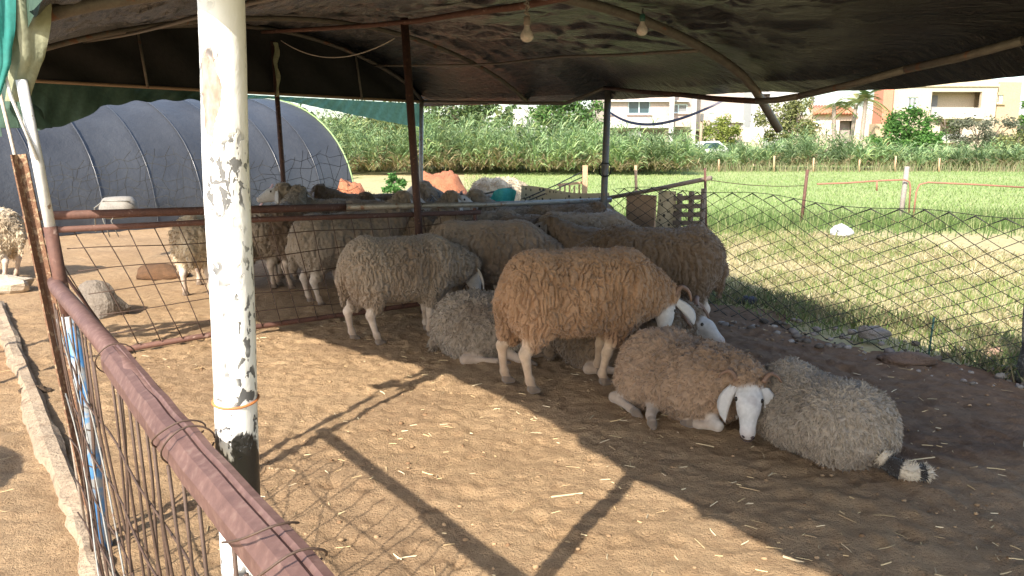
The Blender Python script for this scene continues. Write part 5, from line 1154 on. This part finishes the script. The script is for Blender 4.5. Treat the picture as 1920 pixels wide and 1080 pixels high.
tag(MB().box(np.array((X(1375, 49.5), 49.5, .7)), (2.2, .25, 1.5)).build('garden_wall', TAN), 'low tan garden wall behind the yellow-green shrub', 'wall')
def pole(label, u, Yd, vt, m, r_=.09):
    x = X(u, Yd); t = thing('utility_pole', label, 'pole', (x, Yd, -.05)); MB().tube([(x, Yd, -.05), (x, Yd, ZV(vt, Yd)/2), (x, Yd, ZV(vt, Yd))], [r_, r_*.9, r_*.8], 8).build('shaft', m, t, True)
    MB().box((x, Yd-.1, ZV(vt, Yd)-.25), (.16, .14, .4)).build('fitting', GREYP, t)
pole('slim concrete pole in front of the white house', 1313, 47, 212, CONC, .10)
pole('pale pole at the left end of the tan house', 1517, 56, 180, CONC, .12)
# sagging shade sail between grey post and rib
R = []
for f in np.linspace(0, 1, 24):
    a, b = at(1142, 212, 7.6), at(1362, 188, 5.6); p = a*(1-f)+b*f; p[2] -= .17*4*f*(1-f)*(1-.35*f); R.append([p, p+np.array((0, .12, .03*(1-f)+.008))])
tag(MB().grid(R).build('shade_sail', M('grey_net', (.20, .19, .22), (.15, .14, .17), 6, .8, 0, .3), None, True), 'thin grey strip of netting sagging from the grey post to the rib end', 'net')
# car glimpsed between reeds
cx_, cy_ = X(1322, 45.6), 45.6
car = thing('car', 'white car half hidden in the reeds by the slim pole', 'car', (cx_, cy_, -.05)); CARP = M('white_car_paint', (.78, .78, .78), (.74, .74, .75), 3, .3, 0, 0)
prof = [(-.95, .35), (-.95, .85), (-.55, .95), (-.25, 1.38), (.55, 1.42), (1.1, 1.0), (1.9, .92), (2.0, .7), (2.0, .35)]
V = [(cx_+a, cy_+sg*.8, b) for sg in (-1, 1) for a, b in prof]; k = len(prof); F = [tuple(range(k-1, -1, -1)), tuple(range(k, 2*k))]+[(i, (i+1) % k, k+(i+1) % k, k+i) for i in range(k)]
MB().add(V, F).build('car_body', CARP, car)
MB().add([(cx_-.50, cy_-.812, .98), (cx_+.98, cy_-.812, 1.02), (cx_+.5, cy_-.812, 1.34), (cx_-.22, cy_-.812, 1.32)], [(0, 1, 2, 3)]).build('side_window', GLASS, car)
for a in (-.5, 1.35): MB().tube([(cx_+a, cy_-.83, .33), (cx_+a, cy_-.6, .33)], .32, 14).build('wheel', CORDD, car, True)

# ------------------------------------------------------------------ field fence in the meadow
ff = [(1510, 318, 422, 13.9, RUST, .03, 'rusty field fence post left in the meadow'), (1697, 312, 400, 14.3, M('grey_wood', (.33, .28, .25), (.25, .21, .18), 9, .9), .045, 'grey wooden field fence post in the meadow')]
for u_, v0, v1, Yd, m, r_, lab in ff:
    a = at(u_+4, v0, Yd); b = at(u_-8, v1, Yd); b[2] = min(b[2], -.05); tag(MB().tube([a, (a+b)/2, b], r_, 8).build('field_post', m, None, True), lab, 'fence post')
def pipes(label, ptss, Yd, r_=.016):
    t = thing('field_gate', label, 'gate', at(ptss[0][0][0], 420, Yd))
    for pts in ptss: MB().tube([at(u_, v_, Yd) for u_, v_ in pts], r_, 7).build('pipe', M('orange_rust', (.34, .16, .10), (.25, .11, .07), 14, .8), t, True)
pipes('rusty pipe field gate with one end bent down, left of the pair', [[(1532, 345), (1590, 343), (1645, 339), (1696, 337), (1705, 341), (1707, 352), (1704, 400)], [(1644, 340), (1644, 358)], [(1600, 421), (1700, 414)]], 14.2)
pipes('long rusty pipe field gate reaching the right edge of the picture', [[(1712, 412), (1718, 360), (1724, 346), (1740, 342), (1830, 346), (1930, 352)], [(1718, 418), (1930, 436)]], 14.0)
a, b = at(1322, 336, 13.0), at(1510, 348, 13.9); tag(MB().tube([a*(1-f)+b*f-np.array((0, 0, .05*4*f*(1-f))) for f in np.linspace(0, 1, 10)], .006, 4).build('field_wire', WIRE, None, True), 'thin wire running to the rusty field fence post', 'wire')
rr = random.Random(9)
for i, u_ in enumerate((1110, 1152, 1200, 1348, 1452, 1526, 1612, 1680, 1762)):
    Yd = 38.3; a = at(u_, 296+rr.uniform(-4, 4), Yd); tag(MB().tube([(a[0]+.03, Yd, -.05), a*.5+np.array((a[0], Yd, 0))*.5, a], .045, 6).build('field_stake', WOODP, None, True), 'pale wooden stake at the foot of the reeds, %s from the left in the row' % ['first', 'second', 'third', 'fourth', 'fifth', 'sixth', 'seventh', 'eighth', 'ninth'][i], 'stake', 'stakes along the reeds')
# unseen slatted screen and round blocker, added left of the picture to cast shade
hd_t = thing('shadow_slats', 'unseen slatted screen added outside the left of the picture to cast bar shadows', 'shadow_slats', (-3.55, 4.3, .9))
for k in range(6): MB().bar((-3.95+k*.16, 4.18+k*.05, 1.05), (-3.95+k*.16, 4.18+k*.05, 1.42), .075, .02, (0, 1, 0)).build('slat', WOODL, hd_t)
for z_ in (1.08, 1.40): MB().bar((-4.02, 4.16, z_), (-3.08, 4.45, z_), .03, .04).build('rail', WOODL, hd_t)
for x_, y_ in ((-4.0, 4.17), (-3.1, 4.44)): MB().tube([(x_, y_, -.05), (x_, y_, 1.5)], .025, 7).build('post', WOODL, hd_t, True)
wt = thing('shadow_drum', 'unseen round blocker added outside the left of the picture to cast shade', 'shade_blocker', (-3.25, 1.75, 0))
pr = [(0, .42), (.1, .46), (.35, .47), (.4, .45), (.45, .47), (.8, .47), (.85, .45), (.9, .47), (1.1, .46), (1.2, .30), (1.26, .15), (1.3, .14)]
MB().tube([(-3.25, 1.75, z_) for z_, q in pr], [q for z_, q in pr], 24).build('shell', M('blocker_plastic', (.10, .14, .22), (.08, .11, .18), 4, .5), wt, True)
